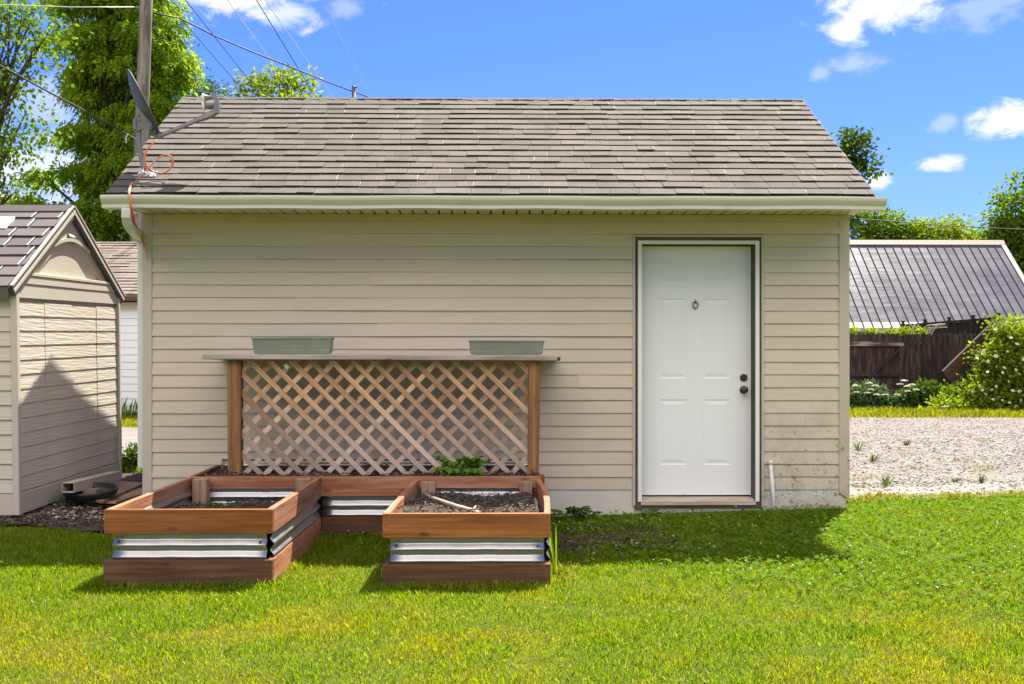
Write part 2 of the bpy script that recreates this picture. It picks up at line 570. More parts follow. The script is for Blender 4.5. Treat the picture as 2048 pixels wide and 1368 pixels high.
M['grass'] = grass_mat()
M['clover'] = leaf_mat('clover_leaf', (.075, .17, .008), (.16, .28, .014), .4, rough=.8, spec=.12)
M['leaf_locust'] = leaf_mat('fresh_tree_leaf', (.10, .20, .014), (.37, .46, .035), .68)
M['leaf_dark'] = leaf_mat('dark_tree_leaf', (.035, .08, .014), (.11, .17, .022), .45)
M['leaf_mid'] = leaf_mat('mid_tree_leaf', (.075, .145, .012), (.21, .29, .025), .55)
M['leaf_yellow'] = leaf_mat('yellow_green_leaf', (.12, .19, .012), (.31, .36, .03), .5)
M['leaf_bush'] = leaf_mat('bush_leaf', (.035, .075, .012), (.10, .16, .02), .4)
M['leaf_blue'] = leaf_mat('blue_green_leaf', (.06, .11, .05), (.15, .21, .11), .35)
M['leaf_plant'] = leaf_mat('garden_plant_leaf', (.07, .17, .02), (.14, .26, .03), .4)
M['leaf_dead'] = simple('dead_leaf', (.30, .13, .08), .8)


def wavy_plastic(name, col):
    """shed wall plastic moulded with wavy wood grain"""
    m, nt, bs, out = nodes_of(name)
    pos = position(nt)
    n = noise(nt, pos, 1.0, 2, .45, .35, stretch=(4.0, 4.0, 66))
    c = mix_rgb(nt, noise(nt, pos, 2, 3), tuple(v * .95 for v in col), tuple(v * 1.05 for v in col))
    nt.links.new(c, bs.inputs['Base Color'])
    bs.inputs['Roughness'].default_value = .55
    bump(nt, bs, n, .9, .0055)
    return m


M['shed_wall'] = wavy_plastic('shed_wall_plastic', (.53, .485, .405))

# ------------------------------------------------------------------ objects and meshes


def thing(name, label, cat, loc, group=None):
    o = bpy.data.objects.new(name, None)
    o.empty_display_size = .1
    COL.objects.link(o)
    o.location = loc
    o['label'] = label
    o['category'] = cat
    if group:
        o['group'] = group
    return o


def tag(o, label=None, cat=None, group=None, kind=None):
    for k, v in (('label', label), ('category', cat), ('group', group), ('kind', kind)):
        if v:
            o[k] = v
    return o


def root_loc(o):
    while o.parent is not None:
        o = o.parent
    return o.location.copy()


def link_mesh(name, me, mat, parent=None, loc=None):
    """verts are given in world space; they become local to the top-level thing"""
    if mat is not None:
        me.materials.append(mat)
    o = bpy.data.objects.new(name, me)
    COL.objects.link(o)
    off = root_loc(parent) if parent else Vector(loc or (0, 0, 0))
    if off.length > 0:
        me.transform(Matrix.Translation(-off))
    if parent:
        o.parent = parent
    else:
        o.location = off
    return o


class MB:
    def __init__(self):
        self.v, self.f, self.uv, self.t = [], [], [], []

    def face(self, idx, uvs=None, tint=.5):
        self.f.append(tuple(idx))
        self.uv.append(uvs or [(0, 0)] * len(idx))
        self.t.append(tint)

    def poly(self, pts, tint=.5, uvs=None):
        b = len(self.v)
        self.v += [tuple(p) for p in pts]
        self.face(range(b, b + len(pts)), uvs, tint)

    def box(self, c, ax, ay, az, tint=None):
        """ax, ay, az: half vectors; the grain runs along ax"""
        t = random.random() if tint is None else tint
        c, ax, ay, az = Vector(c), Vector(ax), Vector(ay), Vector(az)
        b = len(self.v)
        co = []
        for i in (-1, 1):
            for j in (-1, 1):
                for k in (-1, 1):
                    self.v.append(tuple(c + ax * i + ay * j + az * k))
                    co.append((i * ax.length, j * ay.length, k * az.length))
        ou, ov = random.random() * 30, random.random() * 30
        quads = (((0, 1, 3, 2), 'x'), ((4, 6, 7, 5), 'x'), ((0, 4, 5, 1), 'y'), ((2, 3, 7, 6), 'y'), ((0, 2, 6, 4), 'z'), ((1, 5, 7, 3), 'z'))
        flip = ax.cross(ay).dot(az) < 0
        for q, d in quads:
            if flip:
                q = q[::-1]
            if d == 'x':
                uv = [(co[i][1] * .3 + ou, co[i][2] + ov) for i in q]
            elif d == 'y':
                uv = [(co[i][0] + ou, co[i][2] + ov) for i in q]
            else:
                uv = [(co[i][0] + ou, co[i][1] + ov + .7) for i in q]
            self.face([b + i for i in q], uv, t)

    def bx(self, x0, x1, y0, y1, z0, z1, tint=None):
        c = ((x0 + x1) / 2, (y0 + y1) / 2, (z0 + z1) / 2)
        d = [abs(x1 - x0) / 2, abs(y1 - y0) / 2, abs(z1 - z0) / 2]
        ax = [Vector((d[0], 0, 0)), Vector((0, d[1], 0)), Vector((0, 0, d[2]))]
        i = d.index(max(d))
        o = [ax[i], ax[(i + 1) % 3], ax[(i + 2) % 3]]
        self.box(c, *o, tint=tint)

    def bar(self, p0, p1, w, h, up=(0, 0, 1), tint=None):
        p0, p1 = Vector(p0), Vector(p1)
        a = p1 - p0
        s = a.cross(Vector(up)).normalized()
        u = s.cross(a).normalized()
        self.box((p0 + p1) / 2, a / 2, s * w / 2, u * h / 2, tint=tint)

    def tube(self, pts, r, n=8, tint=.5, phase=0.0, squash=1.0, caps=True):
        pts = [Vector(p) for p in pts]
        rr = r if isinstance(r, (list, tuple)) else [r] * len(pts)
        b = len(self.v)
        ref = Vector((0.13, 0.21, 1)) if abs((pts[-1] - pts[0]).normalized().z) < .9 else Vector((1, .1, 0))
        L = 0
        Ls = []
        for i, p in enumerate(pts):
            d = (pts[min(i + 1, len(pts) - 1)] - pts[max(i - 1, 0)]).normalized()
            s = d.cross(ref).normalized()
            u = s.cross(d)
            if i:
                L += (p - pts[i - 1]).length
            Ls.append(L)
            for k in range(n):
                a = 2 * PI * k / n + phase
                self.v.append(tuple(p + (s * math.cos(a) + u * math.sin(a) * squash) * rr[i]))
        for i in range(len(pts) - 1):
            for k in range(n):
                k2 = (k + 1) % n
                q = (b + i * n + k, b + i * n + k2, b + (i + 1) * n + k2, b + (i + 1) * n + k)
                c0 = k / n * 2 * PI * rr[0]
                c1 = (k + 1) / n * 2 * PI * rr[0]
                self.face(q, [(Ls[i], c0), (Ls[i], c1), (Ls[i + 1], c1), (Ls[i + 1], c0)], tint)
        if caps:
            self.face([b + k for k in range(n)][::-1], None, tint)
            self.face([b + (len(pts) - 1) * n + k for k in range(n)], None, tint)

    def lathe(self, prof, o, axis=(0, 0, 1), n=20, tint=.5):
        """prof: (radius, height) pairs along axis"""
        o, ax = Vector(o), Vector(axis).normalized()
        s = ax.cross(Vector((.2, .9, .1)) if abs(ax.z) > .8 else Vector((0, 0, 1))).normalized()
        u = ax.cross(s)
        b = len(self.v)
        for r, h in prof:
            for k in range(n):
                a = 2 * PI * k / n
                self.v.append(tuple(o + ax * h + (s * math.cos(a) + u * math.sin(a)) * max(r, 1e-5)))
        for i in range(len(prof) - 1):
            for k in range(n):
                k2 = (k + 1) % n
                self.face((b + i * n + k, b + i * n + k2, b + (i + 1) * n + k2, b + (i + 1) * n + k), None, tint)

    def prism(self, pts, ext, tint=.5):
        """closed polygon pts pushed along ext"""
        pts = [Vector(p) for p in pts]
        e = Vector(ext)
        n = len(pts)
        b = len(self.v)
        self.v += [tuple(p) for p in pts] + [tuple(p + e) for p in pts]
        uvof = lambda p: (p.dot(e.normalized()), p.z + p.y)
        self.face(list(range(b, b + n))[::-1], [(p.x, p.z) for p in pts][::-1], tint)
        self.face(range(b + n, b + 2 * n), [(p.x, p.z) for p in pts], tint)
        for i in range(n):
            j = (i + 1) % n
            q = (b + i, b + j, b + n + j, b + n + i)
            self.face(q, [uvof(Vector(self.v[k])) for k in q], tint)

    def build(self, name, mat, parent=None, smooth=False, bevel=0.0, loc=None, fix=True):
        me = bpy.data.meshes.new(name)
        me.from_pydata(self.v, [], self.f)
        uvl = me.uv_layers.new(name='UVMap')
        flat = [c for fu in self.uv for p in fu for c in p]
        uvl.data.foreach_set('uv', flat)
        a = me.attributes.new('tint', 'FLOAT', 'FACE')
        a.data.foreach_set('value', self.t)
        if fix:
            import bmesh
            bm = bmesh.new()
            bm.from_mesh(me)
            bmesh.ops.recalc_face_normals(bm, faces=bm.faces)
            bm.to_mesh(me)
            bm.free()
        if smooth:
            me.polygons.foreach_set('use_smooth', [True] * len(me.polygons))
        me.update()
        o = link_mesh(name, me, mat, parent, loc)
        if bevel:
            md = o.modifiers.new('bevel', 'BEVEL')
            md.width = bevel
            md.segments = 2
            md.limit_method = 'ANGLE'
            md.angle_limit = math.radians(50)
        return o


def np_mesh(name, verts, nside, tint, mat, parent=None, loc=None):
    """verts: (F, nside, 3) one loose polygon each; tint: (F,)"""
    F = verts.shape[0]
    me = bpy.data.meshes.new(name)
    me.vertices.add(F * nside)
    me.vertices.foreach_set('co', np.ascontiguousarray(verts.reshape(-1), dtype=np.float32))
    me.loops.add(F * nside)
    me.loops.foreach_set('vertex_index', np.arange(F * nside, dtype=np.int32))
    me.polygons.add(F)
    me.polygons.foreach_set('loop_start', np.arange(0, F * nside, nside, dtype=np.int32))
    a = me.attributes.new('tint', 'FLOAT', 'FACE')
    a.data.foreach_set('value', np.ascontiguousarray(tint, dtype=np.float32))
    me.update(calc_edges=True)
    return link_mesh(name, me, mat, parent, loc)


def unit(a):
    return a / np.maximum(np.linalg.norm(a, axis=-1, keepdims=True), 1e-9)


def leaf_quads(c, d, length, width, rng, fold=.18):
    """rhombic leaves: base c, direction d, random roll"""
    n = len(c)
    r = rng.normal(size=(n, 3))
    s = unit(np.cross(d, r))
    nn = np.cross(s, d)
    L = length[:, None]
    W = width[:, None] * .5
    v = np.empty((n, 4, 3))
    v[:, 0] = c
    v[:, 1] = c + d * L * .45 + s * W + nn * W * fold
    v[:, 2] = c + d * L
    v[:, 3] = c + d * L * .45 - s * W + nn * W * fold
    return v


def crown_points(blobs, n_clusters, rng, shell=.55):
    """cluster centres in a union of ellipsoids (cx,cy,cz,rx,ry,rz)"""
    b = np.array(blobs, float)
    vol = b[:, 3] * b[:, 4] * b[:, 5]
    pick = rng.choice(len(b), n_clusters, p=vol ** .75 / (vol ** .75).sum())
    d = unit(rng.normal(size=(n_clusters, 3)))
    rad = shell + (1 - shell) * rng.random(n_clusters)
    rad *= np.where(rng.random(n_clusters) < .2, .55, 1)
    return b[pick, :3] + d * rad[:, None] * b[pick, 3:], d


def tree(name, label, base, height, trunk_r, blobs, n_clusters, per, cl_r, leaf, wid, mat, seed, droop=.5, spray=False, group=None, limbs=40, top=None, shell=.5, flat=.65, cat='tree'):
    rng = np.random.default_rng(seed)
    rnd = random.Random(seed)
    root = thing(name, label, cat, (base[0], base[1], base[2]), group)
    bx_, by_, bz_ = base
    mean = np.array(blobs)[:, :3].mean(0)
    top = top or (mean[0], mean[1], bz_ + height)
    mb = MB()
    pts, rr = [], []
    for i in range(9):
        t = i / 8
        pts.append((bx_ + (top[0] - bx_) * t + (rnd.random() - .5) * .12 * height * .1 * (0 < i), by_ + (top[1] - by_) * t, bz_ - .1 + (top[2] - bz_) * t))
        rr.append(trunk_r * (1.25 if i == 0 else 1) * (1 - .82 * t))
    mb.tube(pts, rr, 9)
    cc, dd = crown_points(blobs, n_clusters, rng, shell)
    for k in rng.choice(n_clusters, min(limbs, n_clusters), replace=False):
        c = Vector(cc[k])
        hz = min(max((c.z - bz_) * .62, .12 * height), height * .85)
        t = hz / height
        s = Vector((bx_ + (top[0] - bx_) * t, by_ + (top[1] - by_) * t, bz_ + hz))
        m = s.lerp(c, .5) + Vector((rnd.uniform(-.3, .3), rnd.uniform(-.3, .3), .12 * (c - s).length))
        r0 = trunk_r * .34 * (1 - .6 * t)
        mb.tube([s, s.lerp(m, .5) + Vector((0, 0, .05)), m, m.lerp(c, .6), c], [r0, r0 * .8, r0 * .6, r0 * .38, r0 * .15], 5, caps=False)
    mb.build('trunk', M['bark'], root, smooth=True)
    n = n_clusters * per
    idx = np.repeat(np.arange(n_clusters), per)
    off = rng.normal(size=(n, 3)) * cl_r * np.array([1, 1, flat])
    pos = cc[idx] + off
    out = unit(off + dd[idx] * cl_r * .8 + rng.normal(size=(n, 3)) * cl_r * .5)
    ct = rng.random(n_clusters) * .45
    if spray:
        d = unit(out * np.array([1, 1, .35]) + np.array([0, 0, -droop]))
        k = 7
        side = unit(np.cross(d, rng.normal(size=(n, 3)) * .35 + np.array([0, 0, 1.0])))
        L = leaf * (.75 + .5 * rng.random(n))
        parts, tints = [], []
        for j in range(k):
            f = (j // 2 + 1) / ((k + 1) / 2)
            p = pos + d * (L * f)[:, None] + np.array([0, 0, -1.0]) * (L * f * f * .3)[:, None]
            sg = 0.0 if j == k - 1 else (1.0 if j % 2 else -1.0)
            ld = unit(d * .75 + side * sg * .9 + np.array([0, 0, -.25]) + rng.normal(size=(n, 3)) * .12)
            parts.append(leaf_quads(p, ld, L * .52, np.full(n, wid), rng))
            tints.append(np.clip(ct[idx] + rng.random(n) * .5, 0, 1))
        V = np.concatenate(parts)
        T = np.concatenate(tints)
    else:
        d = unit(out + np.array([0, 0, -droop]) + rng.normal(size=(n, 3)) * .35)
        V = leaf_quads(pos, d, leaf * (.7 + .6 * rng.random(n)), wid * (.7 + .6 * rng.random(n)), rng)
        T = np.clip(ct[idx] + rng.random(n) * .55, 0, 1)
    np_mesh('crown', V, 4, T, mat, root)
    return root


def foliage(name, blobs, n_clusters, per, cl_r, leaf, wid, mat, seed, parent, droop=.3, shell=.35):
    rng = np.random.default_rng(seed)
    cc, dd = crown_points(blobs, n_clusters, rng, shell)
    n = n_clusters * per
    idx = np.repeat(np.arange(n_clusters), per)
    off = rng.normal(size=(n, 3)) * cl_r
    pos = cc[idx] + off
    d = unit(off + dd[idx] * cl_r + np.array([0, 0, -droop * cl_r]) + rng.normal(size=(n, 3)) * cl_r * .7)
    pos[:, 2] = np.maximum(pos[:, 2], zg(pos[:, 0], pos[:, 1]) + .01)
    V = leaf_quads(pos, d, leaf * (.6 + .8 * rng.random(n)), wid * (.6 + .8 * rng.random(n)), rng)
    ct = rng.random(n_clusters) * .45
    return np_mesh(name, V, 4, np.clip(ct[idx] + rng.random(n) * .55, 0, 1), mat, parent)


def stems(name, base, tips, r, mat, parent):
    mb = MB()
    for t in tips:
        b, t = Vector(base), Vector(t)
        m = b.lerp(t, .5) + Vector((random.uniform(-.05, .05), random.uniform(-.05, .05), .04))
        mb.tube([b, m, t], [r, r * .8, r * .4], 5, caps=False)
    return mb.build(name, mat, parent, smooth=True)


# ------------------------------------------------------------------ ground, drive
def grid_sheet(name, xs, ys, mat, lift=0.0, rough=0.0, mask=None, kind='structure', seed=1):
    rng = np.random.default_rng(seed)
    gx, gy = np.meshgrid(xs, ys)
    gz = zg(gx, gy) + lift
    if rough:
        gz = gz + rng.normal(size=gz.shape) * rough
    V = np.stack([gx, gy, gz], -1).reshape(-1, 3)
    nx = len(xs)
    faces = []
    for j in range(len(ys) - 1):
        for i in range(nx - 1):
            if mask is None or mask((xs[i] + xs[i + 1]) / 2, (ys[j] + ys[j + 1]) / 2):
                faces.append((j * nx + i, j * nx + i + 1, (j + 1) * nx + i + 1, (j + 1) * nx + i))
    me = bpy.data.meshes.new(name)
    me.from_pydata([tuple(v) for v in V], [], faces)
    me.polygons.foreach_set('use_smooth', [True] * len(me.polygons))
    me.update()
    o = link_mesh(name, me, mat)
    if kind:
        o['kind'] = kind
    return o


FINE_X = list(np.arange(-8, 8.01, .25))
FINE_Y = list(np.arange(2.0, 16.01, .25))
grid_sheet('ground', [-900, -300, -100, -40, -20, -12] + FINE_X + [10, 14, 20, 40, 100, 300, 900],
           [-300, -60, -20, -5, 0] + FINE_Y + [17, 18, 20, 22, 24, 28, 40, 80, 200, 500, 1500], M['turf'])


def lawn_edge(x):
    """depth where the lawn gives way to the gravel drive"""
    x = np.asarray(x, float)
    e = np.where(x > 2.4, 8.98 + .05 * np.sin(x * 2.1) + .03 * np.sin(x * 7.7), 11.6 + .12 * np.sin(x * 3.1))
    return e


def drive_near(x):
    return lawn_edge(x)


def drive_mask(x, y):
    return drive_near(x) < y < 19.0 + .08 * math.sin(x * 1.3)


grid_sheet('gravel_drive', list(np.arange(-30, -8, 1.0)) + list(np.arange(-8, 12, .1)) + list(np.arange(12, 40, 1.0)), list(np.arange(8.6, 19.3, .1)), M['gravel'], .008, .002, drive_mask)
grid_sheet('worn_track', list(np.arange(-30, -8, .5)) + list(np.arange(-8, 14, .12)) + list(np.arange(14, 40, .5)), list(np.arange(13.4, 19.0, .12)), M['asphalt_far'], .013, .0015,
           lambda x, y: y > 14.0 + .25 * math.sin(x * .9) + .16 * math.sin(x * 3.7 + 1) + .1 * math.sin(x * 9.1))

slab = MB()
for x0, x1, y0, y1 in ((2.98, 4.6, 9.02, 9.62), (4.62, 5.1, 9.06, 9.45)):
    n = 14
    pts = []
    for i in range(n + 1):
        x = x0 + (x1 - x0) * i / n
        pts.append((x, y0 + .03 * math.sin(i * 2.3)))
    for i in range(n + 1):
        x = x1 + (x0 - x1) * i / n
        pts.append((x, y1 + .05 * math.sin(i * 1.7) + (.12 if i < 4 else 0)))
    slab.prism([(x, y, zgf(x, y) - .03) for x, y in pts], (0, 0, .04))
tag(slab.build('concrete_apron', M['concrete']), kind='structure')


def scatter_stones(name, regions, n, smin, smax, mat, label, seed, lift=.006, keep=None):
    """loose stones: squashed octahedra"""
    rng = np.random.default_rng(seed)
    area = np.array([(b - a) * (d - c) for a, b, c, d in regions])
    pick = rng.choice(len(regions), n, p=area / area.sum())
    R = np.array(regions)[pick]
    x = R[:, 0] + (R[:, 1] - R[:, 0]) * rng.random(n)
    y = R[:, 2] + (R[:, 3] - R[:, 2]) * rng.random(n)
    if keep is not None:
        k = keep(x, y)
        x, y = x[k], y[k]
        n = len(x)
    s = smin + (smax - smin) * rng.random(n) ** 2
    c = np.stack([x, y, zg(x, y) + lift + s * .2], -1)
    a = rng.random(n) * 2 * PI
    u = np.stack([np.cos(a), np.sin(a), rng.normal(size=n) * .2], -1) * (s * (.7 + .6 * rng.random(n)))[:, None]
    w = np.stack([-np.sin(a), np.cos(a), rng.normal(size=n) * .2], -1) * (s * .7)[:, None]
    h = np.stack([rng.normal(size=n) * .2, rng.normal(size=n) * .2, np.ones(n)], -1) * (s * .5)[:, None]
    p = [c + u, c + w, c - u, c - w]
    tris = []
    for i in range(4):
        tris.append(np.stack([p[i], p[(i + 1) % 4], c + h], 1))
    V = np.concatenate(tris)
    T = np.tile(rng.random(n), 4)
    o = np_mesh(name, V, 3, T, mat)
    return tag(o, label, None, None, 'stuff')


scatter_stones('gravel_stones', [(2.9, 6.2, 9.08, 9.9), (2.8, 6.2, 9.0, 12.0), (2.8, 8.5, 12.0, 16.0), (-5.2, -2.9, 11.5, 15.0)], 22000, .009, .026, M['stone'], 'loose pale grey gravel stones on the drive', 3,
               keep=lambda x, y: y > drive_near(x) + .02)

scatter_stones('track_stones', [(3.0, 9.5, 14.0, 18.9)], 11000, .008, .020, M['stone'], 'loose stones scattered over the worn far track', 5, .024)

# ------------------------------------------------------------------ roofing and siding builders


def shingles(mb, O, u, s, n, W, Ls, ex, tabw=(.15, .34), th=(.006, .014), over=.03, rnd=random, gap=.0035, undercut=True, worn=0.0, glint_w=0.0):
    k = 0
    s0 = 0.0
    while s0 < Ls - .02:
        x = -rnd.random() * .25
        while x < W:
            w = rnd.uniform(*tabw)
            x0, x1 = max(0, x), min(W, x + w - gap)
            x += w
            if x1 - x0 < .02:
                continue
            t = rnd.uniform(*th) if rnd.random() < .6 else rnd.choice((th[0], th[1]))
            tt = rnd.random()
            jl = rnd.uniform(-.003, .003)
            a0, a1 = s0 + jl, min(s0 + ex + over, Ls)
            wv0 = .0035 * math.sin(x0 * 1.9 + k)
            wv1 = .0035 * math.sin(x1 * 1.9 + k)
            a, b = O + u * x0 + s * (a0 + wv0), O + u * x1 + s * (a0 + wv1)
            c, d = O + u * x1 + s * a1, O + u * x0 + s * a1
            A, B, C, D = a + n * t, b + n * t * rnd.uniform(.85, 1.1), c + n * .003, d + n * .003
            if undercut:
                a, b = a + n * (t - .003), b + n * (t - .003)
            i = len(mb.v)
            mb.v += [tuple(p) for p in (a, b, c, d, A, B, C, D)]
            for q in ((4, 5, 6, 7), (0, 1, 5, 4), (1, 2, 6, 5), (3, 0, 4, 7)):
                mb.face([i + j for j in q], None, tt)
            if glint_w and x0 > .01:  # pale strip along the joint, a painted sun glint
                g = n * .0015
                mb.poly([A + g, A + u * glint_w + g, D + u * glint_w + g * 2, D + g * 2], 2.0)
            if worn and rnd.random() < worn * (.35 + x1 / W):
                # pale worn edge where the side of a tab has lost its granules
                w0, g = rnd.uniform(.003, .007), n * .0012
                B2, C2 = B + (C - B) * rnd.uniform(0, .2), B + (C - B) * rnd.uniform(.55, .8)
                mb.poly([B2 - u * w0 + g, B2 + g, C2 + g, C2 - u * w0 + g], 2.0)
        s0 += ex
        k += 1


def siding(mb, O, u, n, W, z0, z1, ex, openings=(), seams=None, proud=.013, step=.3, bounds=None):
    """lapped boards: O at x=0 and world z=0, u along the wall, n outwards; bounds(z)->(x0,x1) trims gables"""
    seams = seams or {}
    k = 0
    z = z0
    while z < z1 - .004:
        zt = min(z + ex, z1)
        lo, hi = (0, W) if bounds is None else bounds(zt)
        cuts = [(lo, hi)]
        for ox0, ox1, oz0, oz1 in openings:
            if z < oz1 - .01 and zt > oz0 + .01:
                new = []
                for a, b in cuts:
                    if ox0 > a:
                        new.append((a, min(b, ox0)))
                    if ox1 < b:
                        new.append((max(a, ox1), b))
                cuts = new
        segs = []
        for a, b in cuts:
            pts = [a] + [sx for sx in seams.get(k, []) if a < sx < b] + [b]
            for i in range(len(pts) - 1):
                segs.append((pts[i], pts[i + 1], i))
        for a, b, i in segs:
            if b - a < .01:
                continue
            extra = .0045 * (i % 2)
            t = random.random()
            m = max(1, int((b - a) / step))
            base = len(mb.v)
            for j in range(m + 1):
                xx = a + (b - a) * j / m
                p = proud + extra + .0016 * math.sin(xx * 3.1 + k * 2.3) + .0012 * math.sin(xx * 7.7 + k)
                zz = .0012 * math.sin(xx * 2.3 + k * 1.7)
                q = O + u * xx
                for d_, h in ((0, z + zz), (p, z + zz), (p * .93, z + .012 + zz), (.0035 + extra, zt - .001)):
                    mb.v.append((q.x + n.x * d_, q.y + n.y * d_, h))
            for j in range(m):
                for r in range(3):
                    i0 = base + j * 4 + r
                    mb.face((i0, i0 + 4, i0 + 5, i0 + 1), None, t)
        z += ex
        k += 1


# ------------------------------------------------------------------ garage
WY = 8.7
XL, XR = X(286, WY), X(1698, WY)
ZS = Z(428, WY)                       # soffit height at the wall
EY, EZ = 8.23, Z(389, 8.23)           # lower roof edge
RY, RZ = 10.22, Z(199, 10.22)         # ridge
RX0, RX1 = -2.99, 2.925               # roof ends
BYY = 2 * RY - WY                     # back wall
garage = thing('garage', 'beige lap sided garage with grey shingle roof and white six panel door', 'garage', (0, WY + 1.5, 0))
dX0, dX1 = X(1265, WY), X(1527, WY)
dZ1 = Z(469.5, WY)
EXP = .10405
Z0 = Z(979.5, WY)


def kx(z_px):
    return int(round((Z(z_px, WY) - Z0) / EXP))


mb = MB()
sx0, sx1 = X(305, WY), X(1678, WY)
seams = {}
for px, pyb in ((996, 520), (742, 574), (588, 625), (754, 675), (1155, 778), (1095, 470), (1440, 443)):
    seams.setdefault(kx(pyb), []).append(X(px, WY) - sx0)
siding(mb, Vector((sx0, WY, 0)), Vector((1, 0, 0)), Vector((0, -1, 0)), sx1 - sx0, Z0, ZS - .002, EXP, [(dX0 - sx0, dX1 - sx0, 0, dZ1)], seams)
# sheathing behind the boards, left open for the door
for a, b, c, d in ((sx0 - .06, dX0 + .012, -.1, ZS - .01), (dX1 - .012, sx1 + .06, -.1, ZS - .01), (dX0 + .012, dX1 - .012, dZ1 - .01, ZS - .01)):
    mb.bx(a, b, WY + .004, WY + .1, c, d, .5)
mb.build('front_wall', M['siding'], garage, fix=False)

slope_g = (RZ - EZ) / (RY - EY)


def gable_bounds(z):
    zt = RZ - .1
    if z <= ZS + .12:
        return 0, BYY - WY
    k = (z - ZS - .12) / (zt - ZS - .12)
    h = (BYY - WY) / 2
    return h * k, 2 * h - h * k


for nm, sx, ux, sgn in (('side_wall', XL + .012, 1, -1), ('side_wall', XR - .012, 1, 1)):
    mb = MB()
    siding(mb, Vector((sx, WY + .05, 0)), Vector((0, 1, 0)), Vector((sgn, 0, 0)), BYY - WY - .05, Z0, RZ - .13, EXP, bounds=lambda z: (max(0, gable_bounds(z)[0] - .02), gable_bounds(z)[1] - .02))
    mb.prism([(sx - sgn * .004, WY + .1, -.1), (sx - sgn * .004, BYY - .1, -.1), (sx - sgn * .004, BYY - .1, ZS + .1), (sx - sgn * .004, RY, RZ - .12), (sx - sgn * .004, WY + .1, ZS + .1)], (-sgn * .08, 0, 0))
    mb.build(nm, M['siding'], garage, fix=False)
mb = MB()
mb.bx(XL + .1, XR - .1, BYY - .1, BYY, -.1, ZS + .1, .5)
mb.build('back_wall', M['siding'], garage)

for a, b in ((XL, X(305, WY)), (X(1677, WY), XR)):
    mb = MB()
    zb = Z(1001, WY)
    front = WY - .018
    # the corner post: a flat face on the front and one on the side
    left = a == XL
    mb.prism([(a, front, zb + (.06 if not left else 0)), (b, front, zb + (.0 if not left else 0)), (b, front, ZS - .003), (a, front, ZS - .003)], (0, .03, 0))
    ox = a if left else b - .016
    mb.bx(ox, ox + .016, front + .031, front + .12, zb + .02, ZS + .02, .5)
    mb.build('corner_post', M['corner'], garage, bevel=.004)

mb = MB()
mb.bx(XL + .02, dX0 + .012, WY - .004, WY + .003, -.25, Z0 - .002, .5)
mb.bx(dX1 - .006, XR - .03, WY - .004, WY + .003, -.25, Z0 - .002, .5)
mb.bx(dX0 + .013, dX1 - .013, WY + .03, WY + .12, -.25, Z(1012, WY), .5)
mb.build('foundation', M['found'], garage)
mb = MB()
for a, b in ((1284, 1384), (1388, 1484), (1488, 1522)):
    mb.bx(X(a, WY), X(b, WY), WY + .006, WY + .028, -.05, Z(1013, WY), .5)
mb.build('step_block', M['brick'], garage, bevel=.004)

# soffit: narrow boards with dark slots between them
mb = MB()
x = RX0 + .03
while x < RX1 - .03:
    mb.bx(x, min(x + .088, RX1 - .03), EY + .03, WY - .003, ZS + .0, ZS + .012, .5)
    x += .1042
sof = mb.build('soffit', M['soffit'], garage)
mb = MB()
mb.bx(RX0 + .03, RX1 - .03, EY + .02, WY - .003, ZS + .02, ZS + .026, .5)
mb.build('soffit_backing', M['dark'], sof)
mb = MB()
mb.bx(RX0 + .012, RX1 - .012, EY + .002, EY + .026, ZS - .008, EZ - .012, .5)
for xx, sg in ((RX0 + .012, 1), (RX1 - .012, -1)):
    # rake boards on the gable ends
    for y0, y1 in ((EY, RY), (2 * RY - EY, RY)):
        mb.prism([(xx, y0 + .03 * (1 if y1 > y0 else -1), EZ - .14), (xx, y1, RZ - .15), (xx, y1, RZ - .03), (xx, y0 + .03 * (1 if y1 > y0 else -1), EZ - .02)], (sg * .02, 0, 0))
    mb.bx(min(xx, xx + sg * .09), max(xx, xx + sg * .09), WY - .45, WY - .003, ZS - .004, ZS - .001, .5)
mb.build('fascia', M['gutter'], garage)

# gutter, K profile
GY = EY + .0
GX0, GX1 = X(200, 8.1), X(1775, 8.1)
gz = Z(417, 8.12)
prof = [(0, .0), (.078, .0), (.086, .003), (.088, .026), (.092, .032), (.100, .040), (.118, .064), (.124, .080), (.124, .094), (.112, .096)]
inner = [(.112, .092), (.119, .088), (.119, .080), (.112, .066), (.096, .044), (.085, .034), (.082, .006), (.004, .005), (.004, .092), (0, .096)]
mb = MB()
poly = [(GX0, GY - d, gz + h) for d, h in prof + inner]
pv = [Vector(p) for p in poly]
n_ = len(pv)
nx_ = 40
b0 = len(mb.v)
for j in range(nx_ + 1):
    xx = GX0 + (GX1 - GX0) * j / nx_
    sag = .0022 * math.sin(j * .9) + .0015 * math.sin(j * .37 + 1)
    for p in pv:
        mb.v.append((xx, p.y, p.z + sag))
for j in range(nx_):
    for i in range(n_):
        i2 = (i + 1) % n_
        mb.face((b0 + j * n_ + i, b0 + j * n_ + i2, b0 + (j + 1) * n_ + i2, b0 + (j + 1) * n_ + i), None, .5)
gut = mb.build('gutter', M['gutter'], garage)
mb = MB()
for gx in (GX0 - .004, GX1 + .0005):
    mb = MB()
    mb.prism([(gx, GY - d, gz + h) for d, h in prof] + [(gx, GY, gz + .096)], (.0035, 0, 0))
    mb.build('end_cap', M['gutter'], gut)

